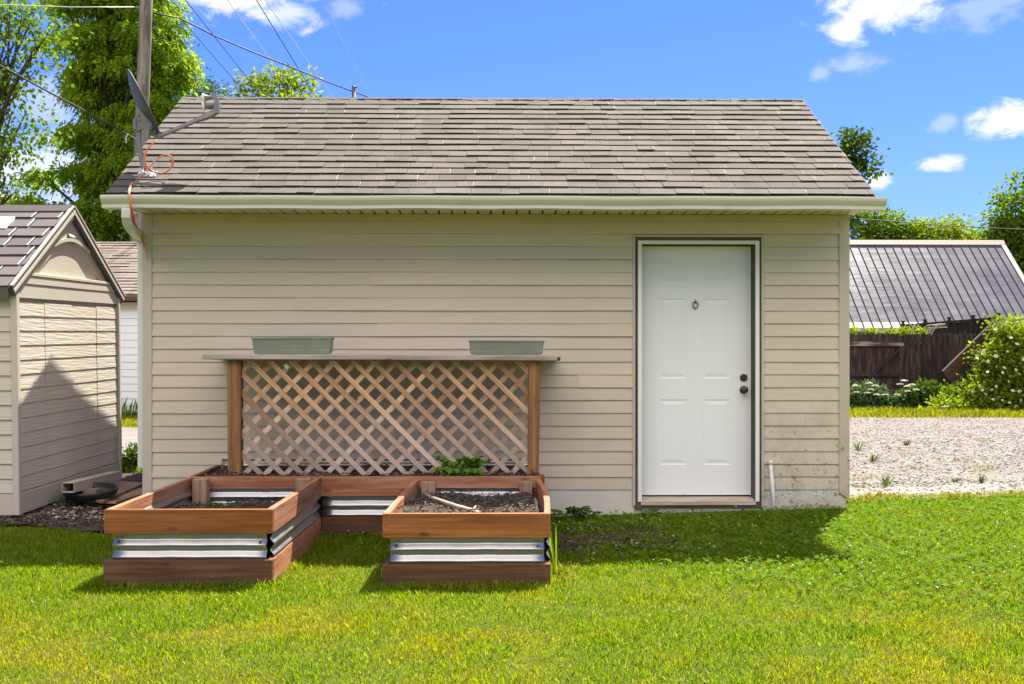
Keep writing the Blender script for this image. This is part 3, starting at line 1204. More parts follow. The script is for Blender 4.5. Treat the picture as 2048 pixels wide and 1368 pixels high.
# downspout: elbow from the gutter, back to the side wall, then down
mb = MB()
a = P(254, 416, 8.16)
pts = [a, P(253, 432, 8.17), P(256, 446, 8.22), P(264, 458, 8.38), P(273, 468, 8.62), Vector((XL - .045, 8.8, Z(478, 8.8))), Vector((XL - .042, 8.82, Z(500, 8.82))), Vector((XL - .042, 8.82, Z(700, 8.82))), Vector((XL - .042, 8.82, Z(935, 8.82)))]
mb.tube(pts, .048, 4, phase=PI / 4)
mb.build('downspout', M['downspout'], garage, bevel=.008)

# roof
sl = Vector((0, RY - EY, RZ - EZ))
SL = sl.length
sl.normalize()
nrm = Vector((0, -sl.z, sl.y))
mb = MB()
rs = random.Random(5)
O = Vector((RX0, EY - .012, EZ - .006))
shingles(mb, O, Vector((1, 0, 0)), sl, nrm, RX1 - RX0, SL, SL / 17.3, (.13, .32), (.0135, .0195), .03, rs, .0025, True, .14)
slb = Vector((0, -sl.y, sl.z))
shingles(mb, Vector((RX0, 2 * RY - EY, EZ - .006)), Vector((1, 0, 0)), slb, Vector((0, sl.z, sl.y)), RX1 - RX0, SL, SL / 17.3, (.3, .5), (.006, .012), .03, rs)
for y0 in (EY - .006, 2 * RY - EY + .006):
    e = Vector((0, 0, -.022))
    q = [(RX0 + .004, y0, EZ - .008), (RX1 - .004, y0, EZ - .008), (RX1 - .004, RY, RZ - .008), (RX0 + .004, RY, RZ - .008)]
    mb.prism(q, e, .3)
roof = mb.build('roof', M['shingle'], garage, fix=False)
mb = MB()
x = RX0
while x < RX1:
    x1 = min(x + .145, RX1)
    w = .115
    lift = .006
    dz = RZ + .008
    t = rs.random()
    A = [(x, RY - w * sl.y, dz - w * sl.z), (x, RY, dz + .004), (x, RY + w * sl.y, dz - w * sl.z)]
    B = [(x1 + .02, RY - w * sl.y, dz - w * sl.z - .004), (x1 + .02, RY, dz), (x1 + .02, RY + w * sl.y, dz - w * sl.z - .004)]
    b0 = len(mb.v)
    up = [(p[0], p[1], p[2] + lift) for p in A] + [(p[0], p[1], p[2] + lift * .35) for p in B]
    mb.v += up + A + B
    for q in ((0, 3, 4, 1), (1, 4, 5, 2), (0, 1, 7, 6), (1, 2, 8, 7), (0, 6, 9, 3), (2, 5, 11, 8)):
        mb.face([b0 + i for i in q], None, t)
    x = x1
mb.build('ridge_cap', M['shingle'], roof)

# door way: vinyl channel, old brown frame, white stop moulding, jamb, slab, sill
mb = MB()
zb = Z(1012, WY)
for a, b in ((dX0, X(1270, WY)), (X(1522, WY), dX1)):
    mb.bx(a, b, WY - .02, WY + .02, Z(1016, WY) if a > 1.5 else Z(1012, WY), dZ1, .5)
mb.bx(X(1270, WY) + .0005, X(1522, WY) - .0005, WY - .0195, WY + .02, Z(474, WY), dZ1 - .0005, .5)
mb.build('door_surround', M['corner'], garage, bevel=.003)
mb = MB()
xa, xb, xc, xd = X(1270, WY) + .001, X(1283, WY), X(1510, WY), X(1522, WY) - .001
zt, zt2 = Z(474, WY) - .001, Z(487, WY)
mb.bx(xa, xb, WY + .002, WY + .17, zb, zt2, .5)
mb.bx(xc, xd, WY + .002, WY + .17, zb, zt2, .5)
mb.bx(xa, xd, WY + .002, WY + .17, zt2 + .0005, zt, .5)
mb.build('door_frame', M['brownwood'], garage)
mb = MB()
mb.bx(X(1275.5, WY), X(1283.5, WY), WY - .012, WY + .0015, Z(1004, WY), Z(480.5, WY), .5)
mb.bx(X(1510.5, WY), X(1518.5, WY), WY - .012, WY + .0015, Z(1004, WY), Z(480.5, WY), .5)
mb.bx(X(1283.5, WY) + .0005, X(1510.5, WY) - .0005, WY - .0118, WY + .0014, Z(488, WY), Z(480.5, WY) - .0005, .5)
mb.build('stop_moulding', M['white'], garage, bevel=.003)

DY = WY + .125
door_x0, door_x1 = xb + .003, X(1502, DY)
door_z0, door_z1 = Z(990.5, DY), zt2 - .006


def build_door():
    mb = MB()
    cols = [(X(1319, DY), X(1374, DY)), (X(1406, DY), X(1461, DY))]
    rows = [(Z(930, DY), Z(799, DY)), (Z(757, DY), Z(597, DY)), (Z(567, DY), Z(525, DY))]
    xs = [door_x0, cols[0][0], cols[0][1], cols[1][0], cols[1][1], door_x1]
    zs = [door_z0] + [v for r in rows for v in r] + [door_z1]
    for i in range(5):
        for j in range(7):
            if i in (1, 3) and j in (1, 3, 5):
                x0, x1, z0, z1 = xs[i], xs[i + 1], zs[j], zs[j + 1]
                loops = []
                for ins, dep in ((0, 0), (.008, .0035), (.016, .0042), (.022, .003), (.042, -.0006), (.046, -.0006)):
                    loops.append([(x0 + ins, DY + dep, z0 + ins), (x1 - ins, DY + dep, z0 + ins), (x1 - ins, DY + dep, z1 - ins), (x0 + ins, DY + dep, z1 - ins)])
                for a, b in zip(loops, loops[1:]):
                    for k in range(4):
                        k2 = (k + 1) % 4
                        mb.poly([a[k], a[k2], b[k2], b[k]])
                mb.poly(loops[-1])
            else:
                mb.poly([(xs[i], DY, zs[j]), (xs[i + 1], DY, zs[j]), (xs[i + 1], DY, zs[j + 1]), (xs[i], DY, zs[j + 1])])
    mb.bx(door_x0, door_x1, DY + .0125, DY + .044, door_z0, door_z1, .5)
    mb.poly([(door_x1, DY, door_z0), (door_x1, DY + .013, door_z0), (door_x1, DY + .013, door_z1), (door_x1, DY, door_z1)])
    mb.poly([(door_x0, DY, door_z0), (door_x1, DY, door_z0), (door_x1, DY + .013, door_z0), (door_x0, DY + .013, door_z0)])
    return mb.build('door', M['door'], garage, fix=False)


def door_mat():
    m, nt, bs, out = nodes_of('door_paint')
    pos = position(nt)
    sp = nt.nodes.new('ShaderNodeSeparateXYZ')
    nt.links.new(pos, sp.inputs[0])
    n = noise(nt, pos, 2.5, 4, .6)
    c = mix_rgb(nt, n, (.76, .775, .77), (.81, .825, .82))
    spk = noise(nt, pos, 42, 3, .6)
    low = ramp(nt, sp.outputs[2], 1.5, .1)
    th = mnode(nt, 'ADD', spk, mnode(nt, 'MULTIPLY', low, .055))
    c = mix_rgb(nt, ramp(nt, th, .752, .78), c, (.17, .16, .13))
    nt.links.new(c, bs.inputs['Base Color'])
    bs.inputs['Roughness'].default_value = .45
    bump(nt, bs, noise(nt, pos, 30, 3, .5, stretch=(6, 1, .5)), .04, .002)
    return m


M['door'] = door_mat()
door = build_door()
mb = MB()
kp = P(1487, 779.5, DY)
mb.lathe([(0, -.002), (.033, -.002), (.033, .006), (.026, .010), (.013, .012), (.012, .030), (.022, .036), (.028, .046), (.027, .058), (.018, .064), (0, .065)], kp, (0, -1, 0), 24)
mb.build('door_knob', M['hardware'], door, smooth=True)
mb = MB()
kp = P(1487, 755, DY)
mb.lathe([(0, -.002), (.031, -.002), (.031, .008), (.027, .014), (.020, .016), (.018, .012), (.011, .012), (.010, .018), (0, .018)], kp, (0, -1, 0), 24)
mb.bx(kp.x - .0015, kp.x + .0015, kp.y - .019, kp.y - .017, kp.z - .007, kp.z + .007, .5)
mb.build('deadbolt', M['hardware'], door, smooth=False)
mb = MB()
kp = P(1390.5, 604, DY)
mb.lathe([(0, 0), (.011, 0), (.011, .008), (.006, .014), (0, .015)], kp, (0, -1, 0), 16)
ring = []
for i in range(25):
    a = 2 * PI * i / 24
    ring.append((kp.x + .021 * math.sin(a), kp.y - .012, kp.z - .022 + .024 * math.cos(a) - (.008 if math.cos(a) < -.8 else 0)))
mb.tube(ring, .0048, 8)
mb.lathe([(0, 0), (.008, 0), (.008, .010), (0, .011)], (kp.x, kp.y, kp.z - .052), (0, -1, 0), 12)
mb.lathe([(0, 0), (.004, 0), (.004, .006), (0, .007)], (kp.x, kp.y, kp.z + .018), (0, -1, 0), 10)
mb.build('door_knocker', M['pewter'], door, smooth=True)
mb = MB()
mb.prism([(xb - .006, WY - .01, zb + .004), (xb - .006, WY - .01, zb + .034), (xb - .006, WY + .06, zb + .05), (xb - .006, WY + .165, zb + .06), (xb - .006, WY + .165, zb + .004)], (xc - xb + .012, 0, 0), .6)
mb.build('door_sill', M['sill'], garage, bevel=.003)
mb = MB()
mb.bx(xa + .002, xd - .002, WY + .004, WY + .17, zb - .025, zb + .0035, .4)
mb.build('sill_plate', M['brownwood'], garage)

# ------------------------------------------------------------------ raised planter bed (U shape)
BSL = .0166


def zb_top(y, right=False):
    return CZ - .825 + BSL * (y - 6.24) - (.022 if right else 0)


bed = thing('raised_planter', 'u shaped raised garden bed of stained boards and corrugated galvanised panels', 'raised bed', (-1.0, 7.3, 0))
FY, RLY, BKY = 6.24, 7.83, 8.66
L0, L1 = -2.28, -1.306
L0b, L1b = -2.25, -1.283
R0, R1 = -.664, .312
R0b, R1b = -.612, .322
BT, BH, MH = .038, .142, .152        # board thickness and height, exposed metal height


def board(name, p0, p1, mat, top, right=False, drop=0.0, bend=None):
    """plank on edge from p0 to p1 (x,y); its top edge follows the bed rim, drop metres lower"""
    mb = MB()
    a = Vector((p0[0], p0[1], zb_top(p0[1], right) - drop))
    b = Vector((p1[0], p1[1], zb_top(p1[1], right) - drop))
    n = 10 if bend else 1
    d = (b - a)
    s = Vector((d.y, -d.x, 0)).normalized()
    ou, ov, t = random.random() * 20, random.random() * 20, random.random()
    base = len(mb.v)
    for i in range(n + 1):
        f = i / n
        p = a + d * f + s * (bend * math.sin(PI * f) if bend else 0)
        for sd in (-.5, .5):
            for h in (0, -BH):
                mb.v.append(tuple(p + s * BT * sd + Vector((0, 0, h))))
    Ld = d.length
    for i in range(n):
        c0, c1 = base + i * 4, base + (i + 1) * 4
        u0, u1 = ou + Ld * i / n, ou + Ld * (i + 1) / n
        mb.face((c0, c1, c1 + 1, c0 + 1), [(u0, ov), (u1, ov), (u1, ov + BH), (u0, ov + BH)], t)
        mb.face((c0 + 2, c0 + 3, c1 + 3, c1 + 2), [(u0, ov + .3), (u0, ov + .3 + BH), (u1, ov + .3 + BH), (u1, ov + .3)], t)
        mb.face((c0, c0 + 2, c1 + 2, c1), [(u0, ov + .5), (u0, ov + .54), (u1, ov + .54), (u1, ov + .5)], t)
        mb.face((c0 + 1, c1 + 1, c1 + 3, c0 + 3), [(u0, ov + .6), (u1, ov + .6), (u1, ov + .64), (u0, ov + .64)], t)
    mb.face((base, base + 1, base + 3, base + 2), [(0, 0), (0, .14), (.04, .14), (.04, 0)], t)
    e = base + n * 4
    mb.face((e, e + 2, e + 3, e + 1), [(0, 0), (.04, 0), (.04, .14), (0, .14)], t)
    return mb.build(name, mat, bed, bevel=.004)


def corrugated(p0, p1, right=False, inset=0.0, zt=-.078, zbm=-.33, side=1):
    """corrugated sheet hanging between the boards; ribs run along its length"""
    mb = MB()
    a, b = Vector((p0[0], p0[1], 0)), Vector((p1[0], p1[1], 0))
    d = b - a
    s = Vector((d.y, -d.x, 0)).normalized() * side
    nz, nx = 56, max(2, int(d.length / .08))
    base = len(mb.v)
    for i in range(nx + 1):
        f = i / nx
        p = a + d * f
        zt0 = zb_top(p.y, right)
        dent = .0018 * math.sin(f * 17 + p0[0] * 5) + .0012 * math.sin(f * 41)
        for j in range(nz + 1):
            h = zt + (zbm - zt) * j / nz
            w = math.asin(math.sin(2 * PI * (h + .022) / .0685)) / (PI / 2)
            w = max(-1, min(1, w * 1.25))
            q = p + s * (inset + .0115 * w + dent)
            mb.v.append((q.x, q.y, zt0 + h + dent * .6))
    for i in range(nx):
        for j in range(nz):
            c = base + i * (nz + 1) + j
            mb.face((c, c + 1, c + nz + 2, c + nz + 1), None, .5)
    o = mb.build('corrugated_panel', M['galv'], bed, smooth=True, fix=False)
    md = o.modifiers.new('thick', 'SOLIDIFY')
    md.thickness = .0012
    return o


hb = BT / 2
LOW = BH + MH
# left arm, right arm: front, sides; then rail, back and ends
for x0, x1, x0b, x1b, rt in ((L0, L1, L0b, L1b, False), (R0, R1, R0b, R1b, True)):
    fy = FY - (.03 if rt else 0)
    board('front_board', (x0, fy + hb), (x1, fy + hb), M['cedar'], 0, rt)
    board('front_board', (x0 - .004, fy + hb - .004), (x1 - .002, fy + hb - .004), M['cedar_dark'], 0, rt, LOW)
    corrugated((x0 + .044, fy + .025), (x1 - .038, fy + .025), rt, zt=-.10)
    board('side_board', (x0 + hb, fy + BT + .002), (x0b + hb, RLY - .002), M['cedar_red'], 0, rt)
    board('side_board', (x1 - hb, fy + BT + .002), (x1b - hb, RLY - .002), M['cedar_red'], 0, rt, bend=.022 if rt else .004)
    for xa_, xb_, sd in ((x0 + hb, x0b + hb, -1), (x1 - hb, x1b - hb, 1)):
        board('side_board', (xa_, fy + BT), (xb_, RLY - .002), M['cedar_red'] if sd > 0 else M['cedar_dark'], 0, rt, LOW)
        of_ = -.006 if sd > 0 else hb + .0125
        corrugated((xa_ - sd * of_, fy + .062), (xb_ - sd * of_, RLY - .014), rt, side=sd, zt=-.10 if sd > 0 else -.078)
board('rail_board', (L0b, RLY + hb), (R1b, RLY + hb), M['cedar_red'], 0)
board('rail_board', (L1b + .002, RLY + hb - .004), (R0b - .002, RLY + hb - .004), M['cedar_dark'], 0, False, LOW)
corrugated((L0b + .05, RLY - .0125), (L1b - .05, RLY - .0125), zbm=-.31)
corrugated((R0b + .05, RLY - .0125), (R1b - .05, RLY - .0125), zbm=-.31)
corrugated((L1b + .004, RLY + .018), (R0b - .004, RLY + .018), zt=-.10, zbm=-.31)
for xx in (L0b, R1b - BT):
    board('end_board', (xx + hb, RLY + BT + .002), (xx + hb - .01, BKY), M['cedar_dark'], 0)
    sg_ = -1 if xx < -1 else 1
    corrugated((xx + hb - sg_ * (hb + .0125), RLY + .06), (xx + hb - sg_ * (hb + .0125) - .01, BKY - .01), side=sg_)
board('end_board', (R1b - hb + .03, RLY + BT + .03), (R1b - hb + .024, RLY + BT + .12), M['cedar'], 0, False, .0)
corrugated((L0b + .03, BKY), (R1b - .03, BKY), zt=.045, zbm=-.2)
for xx, yy, rt in ((L0b + .115, RLY - .078, 0), (L1b - .115, RLY - .078, 0), (R0b + .115, RLY - .078, 1), (R1b - .115, RLY - .078, 1)):
    mb = MB()
    zt_ = zb_top(yy, rt) - .004
    w = .05 if not (xx > 0) else .047
    mb.box((xx, yy, zt_ - .2), (0, 0, .2), (w, 0, 0), (0, w, 0))
    mb.build('corner_post', M['post_old'], bed, bevel=.005)
# screw heads on the front boards and washers on the metal
mb = MB()
for x0, x1, rt in ((L0, L1, 0), (R0, R1, 1)):
    fy = FY - (.03 if rt else 0)
    for xx in (x0 + .018, x1 - .018):
        for dz in (.018, .07, .122):
            mb = MB()
            mb.lathe([(0, .0015), (.0042, .001), (.0045, -.001)], (xx, fy - .0002, zb_top(FY, rt) - dz), (0, -1, 0), 8)
            mb.build('screw', M['hardware'], bed)
    for xx, dz in ((x0 + .075, .185), (x1 - .075, .195)):
        mb = MB()
        mb.lathe([(0, .006), (.004, .005), (.008, .002), (.008, -.004)], (xx, fy + .02, zb_top(FY, rt) - dz), (0, -1, 0), 8)
        mb.build('screw', M['hardware'], bed)


def soil_patch(x0, x1, y0, y1, dz0, dz1, seed, heap=0.0):
    rng = np.random.default_rng(seed)
    nx, ny = int((x1 - x0) / .022), int((y1 - y0) / .022)
    mb = MB()
    ph = rng.random(12) * 6
    for j in range(ny + 1):
        for i in range(nx + 1):
            x, y = x0 + (x1 - x0) * i / nx, y0 + (y1 - y0) * j / ny
            f = j / ny
            h = dz0 + (dz1 - dz0) * f
            h += .014 * math.sin(x * 9 + ph[0]) * math.sin(y * 7 + ph[1]) + .008 * math.sin(x * 23 + ph[2]) * math.sin(y * 27 + ph[3]) + rng.normal() * .005
            h += heap * math.exp(-((x - x0 - .22) / .22) ** 2 - ((f - .12) / .2) ** 2)
            mb.v.append((x, y, zb_top(y) + h))
    for j in range(ny):
        for i in range(nx):
            c = j * (nx + 1) + i
            mb.face((c, c + 1, c + nx + 2, c + nx + 1), None, .5)
    mb.build('soil', M['soil'], bed, smooth=True, fix=False)
    # dry mulch and leaf litter lying on it
    n = int((x1 - x0) * (y1 - y0) * 1400)
    x, y = x0 + (x1 - x0) * rng.random(n), y0 + (y1 - y0) * rng.random(n)
    f = (y - y0) / (y1 - y0)
    z = CZ - .825 + BSL * (y - 6.24) + dz0 + (dz1 - dz0) * f + .012 + .012 * rng.random(n)
    z += .014 * np.sin(x * 9 + ph[0]) * np.sin(y * 7 + ph[1]) + heap * np.exp(-((x - x0 - .22) / .22) ** 2 - ((f - .12) / .2) ** 2)
    a = rng.random(n) * 2 * PI
    d = unit(np.stack([np.cos(a), np.sin(a), rng.normal(size=n) * .35], -1))
    c = np.stack([x, y, z], -1)
    V = leaf_quads(c, d, .015 + .05 * rng.random(n) ** 2, .003 + .008 * rng.random(n), rng)
    T = rng.random(n)
    o = np_mesh('mulch', V, 4, T, M['chips'], bed)
    o['kind'] = 'stuff'


soil_patch(L0 + .06, L1 - .06, FY + .06, RLY - .025, -.135, -.185, 21)
soil_patch(R0 + .07, R1 - .06, FY + .035, RLY - .025, -.07, -.125, 22, .03)
soil_patch(L0b + .05, R1b - .05, RLY + .05, BKY - .02, -.035, -.02, 23)

# dead branch lying in the right arm
mb = MB()
br = [P(846, 996, 7.2), P(862, 1004, 7.0), P(890, 1010, 6.8), P(915, 1014, 6.65), P(934, 1016, 6.58), P(945, 1012, 6.52), P(965, 1019, 6.44), P(992, 1026, 6.36)]
zs_ = [zb_top(p.y) - .095 + .035 * (1 - i / 7) + .03 for i, p in enumerate(br)]
br = [Vector((p.x, p.y, z)) for p, z in zip(br, zs_)]
mb.tube(br, [.006, .010, .013, .013, .013, .017, .012, .008], 9)
mb.tube([br[5], br[5] + Vector((.02, .03, .03))], [.012, .004], 6)
tag(mb.build('branch', M['sill'], None, smooth=True, loc=tuple(br[3])), 'bare pale dead branch lying on soil in right planter arm', 'branch')

# ------------------------------------------------------------------ trellis with shelf
TY = 8.20
trellis = thing('trellis', 'wooden lattice trellis with two posts and long weathered shelf', 'trellis', (-.9, TY, zb_top(TY) - .04))
pxs = [(X(454, TY - .05), X(480.5, TY - .05)), (X(1058.5, TY - .05), X(1081.5, TY - .05))]
sh_z0 = Z(720.5, TY - .09)
for a, b in pxs:
    mb = MB()
    lean = -.018 if a > 0 else .004
    zc0, zc1 = zb_top(TY) - .2, sh_z0 - .001
    mb.box(((a + b) / 2 + lean / 2, TY, (zc0 + zc1) / 2), Vector((lean / 2 * -1, 0, (zc1 - zc0) / 2)), ((b - a) / 2, 0, 0), (0, .048, 0))
    mb.build('post', M['post'], trellis, bevel=.006)
# lattice strips in two layers
lx0, lx1 = pxs[0][1] + .004, pxs[1][0] - .006
lz0, lz1 = zb_top(TY) - .03, sh_z0 - .004


def lattice_layer(mb, y, slope, pitch, w, th, off):
    half = w * math.sqrt(2) / 2
    H = lz1 - lz0
    x = lx0 - H - .2 + off
    while x < lx1 + H + .2:
        # centre line: from (x, lz1) going down with the given sign
        xj = x + random.uniform(-.006, .006)
        tt, ou, ov = random.random(), random.random() * 30, random.random() * 30
        tilt = random.uniform(-.012, .012)

        def line(o):
            # clip line x = xj + o + slope*(lz1 - z) to the frame
            pts = []
            for zz in (lz0, lz1):
                pts.append((xj + o + (slope + tilt) * (lz1 - zz), zz))
            (xa, za), (xb, zb_) = pts
            t0, t1 = 0.0, 1.0
            dx = xb - xa
            for lim, sgn in ((lx0, 1), (lx1, -1)):
                if abs(dx) > 1e-9:
                    t = (lim - xa) / dx
                    if (dx > 0) == (sgn > 0):
                        t0 = max(t0, t)
                    else:
                        t1 = min(t1, t)
            if t0 >= t1:
                return None
            return ((xa + dx * t0, za + (zb_ - za) * t0), (xa + dx * t1, za + (zb_ - za) * t1))

        l0, l1 = line(-half), line(half)
        x += pitch
        if not l0 or not l1:
            continue
        yy = y + random.uniform(-.0015, .0015)
        q = [l0[0], l0[1], l1[1], l1[0]]
        b0 = len(mb.v)
        for k in (0, th):
            for p in q:
                mb.v.append((p[0], yy + k, p[1]))

        def uvp(p, e=0.0):
            return (p[1] * 1.41 + ou, (p[0] - slope * (lz1 - p[1])) * .7 + ov + e)

        mb.face((b0, b0 + 1, b0 + 2, b0 + 3), [uvp(p) for p in q], tt)
        mb.face((b0 + 7, b0 + 6, b0 + 5, b0 + 4), [uvp(p, .2) for p in q[::-1]], tt)
        for i in range(4):
            j = (i + 1) % 4
            mb.face((b0 + i, b0 + 4 + i, b0 + 4 + j, b0 + j), [uvp(q[i]), uvp(q[i], .01), uvp(q[j], .01), uvp(q[j])], tt)


mb = MB()
lattice_layer(mb, TY - .012, 1.02, .157, .0375, .0075, .03)
lattice_layer(mb, TY - .003, -1.0, .157, .0375, .0075, .06)
mb.build('lattice_panel', M['lattice'], trellis)
mb = MB()
p = P(573, 733, TY - .0135)
mb.box(p, Vector((.013, 0, -.013)), (0, .0006, 0), Vector((.010, 0, .010)), .5)
mb.build('paper_tag', M['white_plastic'], trellis)
mb = MB()
ys0, ys1 = TY - .095, TY + .09
p0, p1 = P(404, 718.5, ys0), P(1121, 721.5, ys0)
for k in range(6):  # rear boards carried back to the wall, added to shade behind the lattice
    yb = ys0 + .0955 * k
    mb.box(((p0.x + p1.x) / 2, yb + .046, (p0.z + p1.z) / 2 + .019), Vector(((p1.x - p0.x) / 2, 0, (p1.z - p0.z) / 2)), (0, .0455, 0), (0, 0, .019))
mb.build('shelf', M['shelf'], trellis, bevel=.006)
mb = MB()
mb.lathe([(0, .004), (.010, .004), (.013, 0), (.013, -.01)], (p1.x - .012, ys0 - .001, p1.z + .016), (0, -1, 0), 12)
mb.build('shelf_bolt', M['hardware'], trellis)


def planter_box(px0, px1, pyt, pyb, tilt, label):
    y0 = TY - .085
    a, b = P(px0, pyt, y0), P(px1, pyb, y0)
    t = thing('planter_box', label, 'planter', ((a.x + b.x) / 2, y0 + .07, b.z), 'planter boxes on the trellis shelf')
    cx, W, H, D = (a.x + b.x) / 2, b.x - a.x, a.z - b.z, .155
    mb = MB()
    rings = []
    for h, wi, di in ((0, .935, .74), (.10, .935, .74), (.11, .96, .78), (.2, .955, .78), (.88, .978, .93), (.90, 1.0, 1.0), (1.0, 1.0, 1.0), (1.0, .96, .92), (.9, .94, .9), (.25, .86, .70)):
        ring = []
        for sx, sy in ((-1, -1), (1, -1), (1, 1), (-1, 1)):
            x, y, z = sx * W / 2 * wi, sy * D / 2 * di, h * H
            ring.append((cx + x, y0 + D / 2 + y, b.z + z + tilt * x))
        rings.append(ring)
    base = len(mb.v)
    for r in rings:
        mb.v += r
    for i in range(len(rings) - 1):
        for k in range(4):
            k2 = (k + 1) % 4
            mb.face((base + i * 4 + k, base + i * 4 + k2, base + (i + 1) * 4 + k2, base + (i + 1) * 4 + k))
    mb.face((base + 3, base + 2, base + 1, base))
    e = base + (len(rings) - 1) * 4
    mb.face((e, e + 1, e + 2, e + 3))
    mb.build('tub', M['planter'], t, bevel=.003)
    # feet: low ledge under the tub
    mb = MB()
    mb.bx(cx - W * .44, cx + W * .44, y0 + .022, y0 + D - .03, b.z - .004, b.z - .0005, .5)
    mb.build('saucer', M['planter'], t)


planter_box(502, 663, 674.5, 707, .004, 'grey green planter box on left end of shelf above lattice')
planter_box(936.5, 1089.5, 680.5, 708.5, -.002, 'grey green planter box on right end of shelf nearer the door')
mb = MB()
w0, w1 = P(515, 714, TY - .09), P(650, 714, TY - .09)
for i in range(3):
    mb.bar((w0.x + .02 * i, TY - .04 + .03 * i, w0.z + .001), (w1.x - .05 * i, TY - .035 + .03 * i, w0.z + .0075), .028, .004)

# ------------------------------------------------------------------ plants in the bed


def lobed_plant(name, label, base, n, size, mat, seed, cat='plant'):
    """rosette of broad lobed leaves on short stalks"""
    rnd = random.Random(seed)
    t = thing(name, label, cat, base)
    mb = MB()
    st = MB()
    for k in range(n):
        az = 2 * PI * k / n * 2.4 + rnd.uniform(-.3, .3)
        el = rnd.uniform(.25, 1.15)
        out = Vector((math.cos(az), math.sin(az) * .8, 0))
        L = size * rnd.uniform(.6, 1.05)
        b = Vector(base) + out * .015
        s = b + (out * math.cos(el) + Vector((0, 0, math.sin(el)))) * L * .75
        st.tube([b, b.lerp(s, .5) + Vector((0, 0, .01)), s], [.004, .0035, .002], 5, caps=False)
        d = (out * math.cos(el - .55) + Vector((0, 0, math.sin(el - .55)))).normalized()
        side = d.cross(Vector((0, 0, 1))).normalized()
        up = side.cross(d)
        R = L * .62
        tint = rnd.random()
        edge = []
        m = 26
        for i in range(m + 1):
            a = -PI * .86 + 2 * PI * .86 * i / m
            lob = 1 + .20 * math.cos(5 * a * 1.08) + .07 * math.cos(17 * a)
            r = R * .62 * lob * (1 + .25 * math.cos(a))
            sag = -.45 * (r / R) ** 2 * R * .6
            edge.append(s + d * (R * .35) + d * r * math.cos(a) + side * r * math.sin(a) + up * sag + up * .012 * math.sin(i * 1.9) * (R / .1))
        c0 = len(mb.v)
        mid = [s + d * (R * .35) * (1 - .55) + e * 0 for e in []]
        mb.v.append(tuple(s + d * R * .3 + up * .006))
        for e in edge:
            mb.v.append(tuple((Vector(mb.v[c0]) + e) / 2 + up * .010 * (R / .1) * rnd.uniform(.3, 1)))
        for e in edge:
            mb.v.append(tuple(e))
        for i in range(m):
            mb.face((c0, c0 + 1 + i, c0 + 2 + i), None, tint)
            mb.face((c0 + 1 + i, c0 + 1 + i + m + 1, c0 + 2 + i + m + 1, c0 + 2 + i), None, min(1, tint + rnd.uniform(-.1, .25)))
    mb.build('foliage', mat, t, fix=False)
    st.build('stem', M['leaf_plant'], t, smooth=True)
    return t


pp = P(920, 948, 8.06)
lobed_plant('leafy_plant', 'bright green lobed leafy plant in bed at foot of lattice', (pp.x, 8.06, zb_top(8.06) - .03), 22, .17, M['leaf_plant'], 4)
for px, Y, n, sz, lb in ((1140, 8.45, 12, .13, 'dark green weed at white foundation right of the planter'), (1172, 8.5, 9, .09, 'low broad leaved weed at foot of wall left of door'), (1300, 8.58, 8, .07, 'small weed growing by the door step block')):
    x = X(px, Y)
    lobed_plant('weed', lb, (x, Y, zgf(x, Y)), n, sz, M['leaf_bush'], int(px))


def blades(name, label, base, n, h, spread, mat, seed, cat='plant', wid=.008, group=None):
    rng = np.random.default_rng(seed)
    t = thing(name, label, cat, base, group)
    a = rng.random(n) * 2 * PI
    ln = rng.random(n) ** .7 * spread
    H = h * (.5 + .6 * rng.random(n))
    b = np.array(base) + np.stack([np.cos(a), np.sin(a), np.zeros(n)], -1) * (rng.random(n) * spread * .2)[:, None]
    o = np.stack([np.cos(a), np.sin(a), np.zeros(n)], -1)
    tip = b + o * ln[:, None] + np.array([0, 0, 1]) * H[:, None]
    mid = (b + tip) / 2 + np.array([0, 0, 1]) * (H * .2)[:, None]
    s = np.stack([-np.sin(a), np.cos(a), np.zeros(n)], -1) * wid / 2
    q1 = np.stack([b - s, b + s, mid + s, mid - s], 1)
    q2 = np.stack([mid - s, mid + s, tip + s * .1, tip - s * .1], 1)
    np_mesh('foliage', np.concatenate([q1, q2]), 4, np.tile(rng.random(n) * .85, 2), mat, t)
    return t


x = .36
blades('grass_tuft', 'sunlit yellow green grass blades beside right planter front', (x, 6.45, zgf(x, 6.45)), 7, .42, .16, M['leaf_yellow'], 6, wid=.011)
for px, py, Y, lb in ((438, 999, 7.1, 'small green seedlings on soil in left planter arm'), (1035, 1009, 6.9, 'single green seedling on soil in right planter arm')):
    p = P(px, py, Y)
    lobed_plant('seedling', lb, (p.x, Y, zb_top(Y) - .125), 6, .045, M['leaf_plant'], int(px))
# pvc pipe stub leaning on the wall right of the door
mb = MB()
q0, q1 = P(1549, 1022, 8.62), P(1541, 926, 8.655)
mb.tube([q0 - Vector((0, 0, .05)), q0.lerp(q1, .4), q1], .0145, 12)
pipe = tag(mb.build('pipe', M['pvc'], None, smooth=True, loc=tuple(q0)), 'dirty white plastic pipe standing against wall right of door', 'pipe')
mb = MB()
mb.tube([q1 - Vector((0, .0, .012)), q1 + Vector((0, 0, .022))], .0185, 12)
mb.build('pipe_cap', M['pvc'], pipe, smooth=True)
lx = X(1640, 8.55)
lobed_plant('dead_leaf', 'curled reddish brown dead leaf on grass near right corner', (lx, 8.55, zgf(lx, 8.55) + .02), 2, .075, M['leaf_dead'], 9, 'leaf')

# ------------------------------------------------------------------ satellite dish on the roof


def on_roof(px, py):
    d = ray(px, py)
    # plane z = EZ + slope*(y-EY)
    t = (EZ - CZ - slope_g * EY) / (d.z - slope_g * d.y)
    return Vector((0, 0, CZ)) + d * t


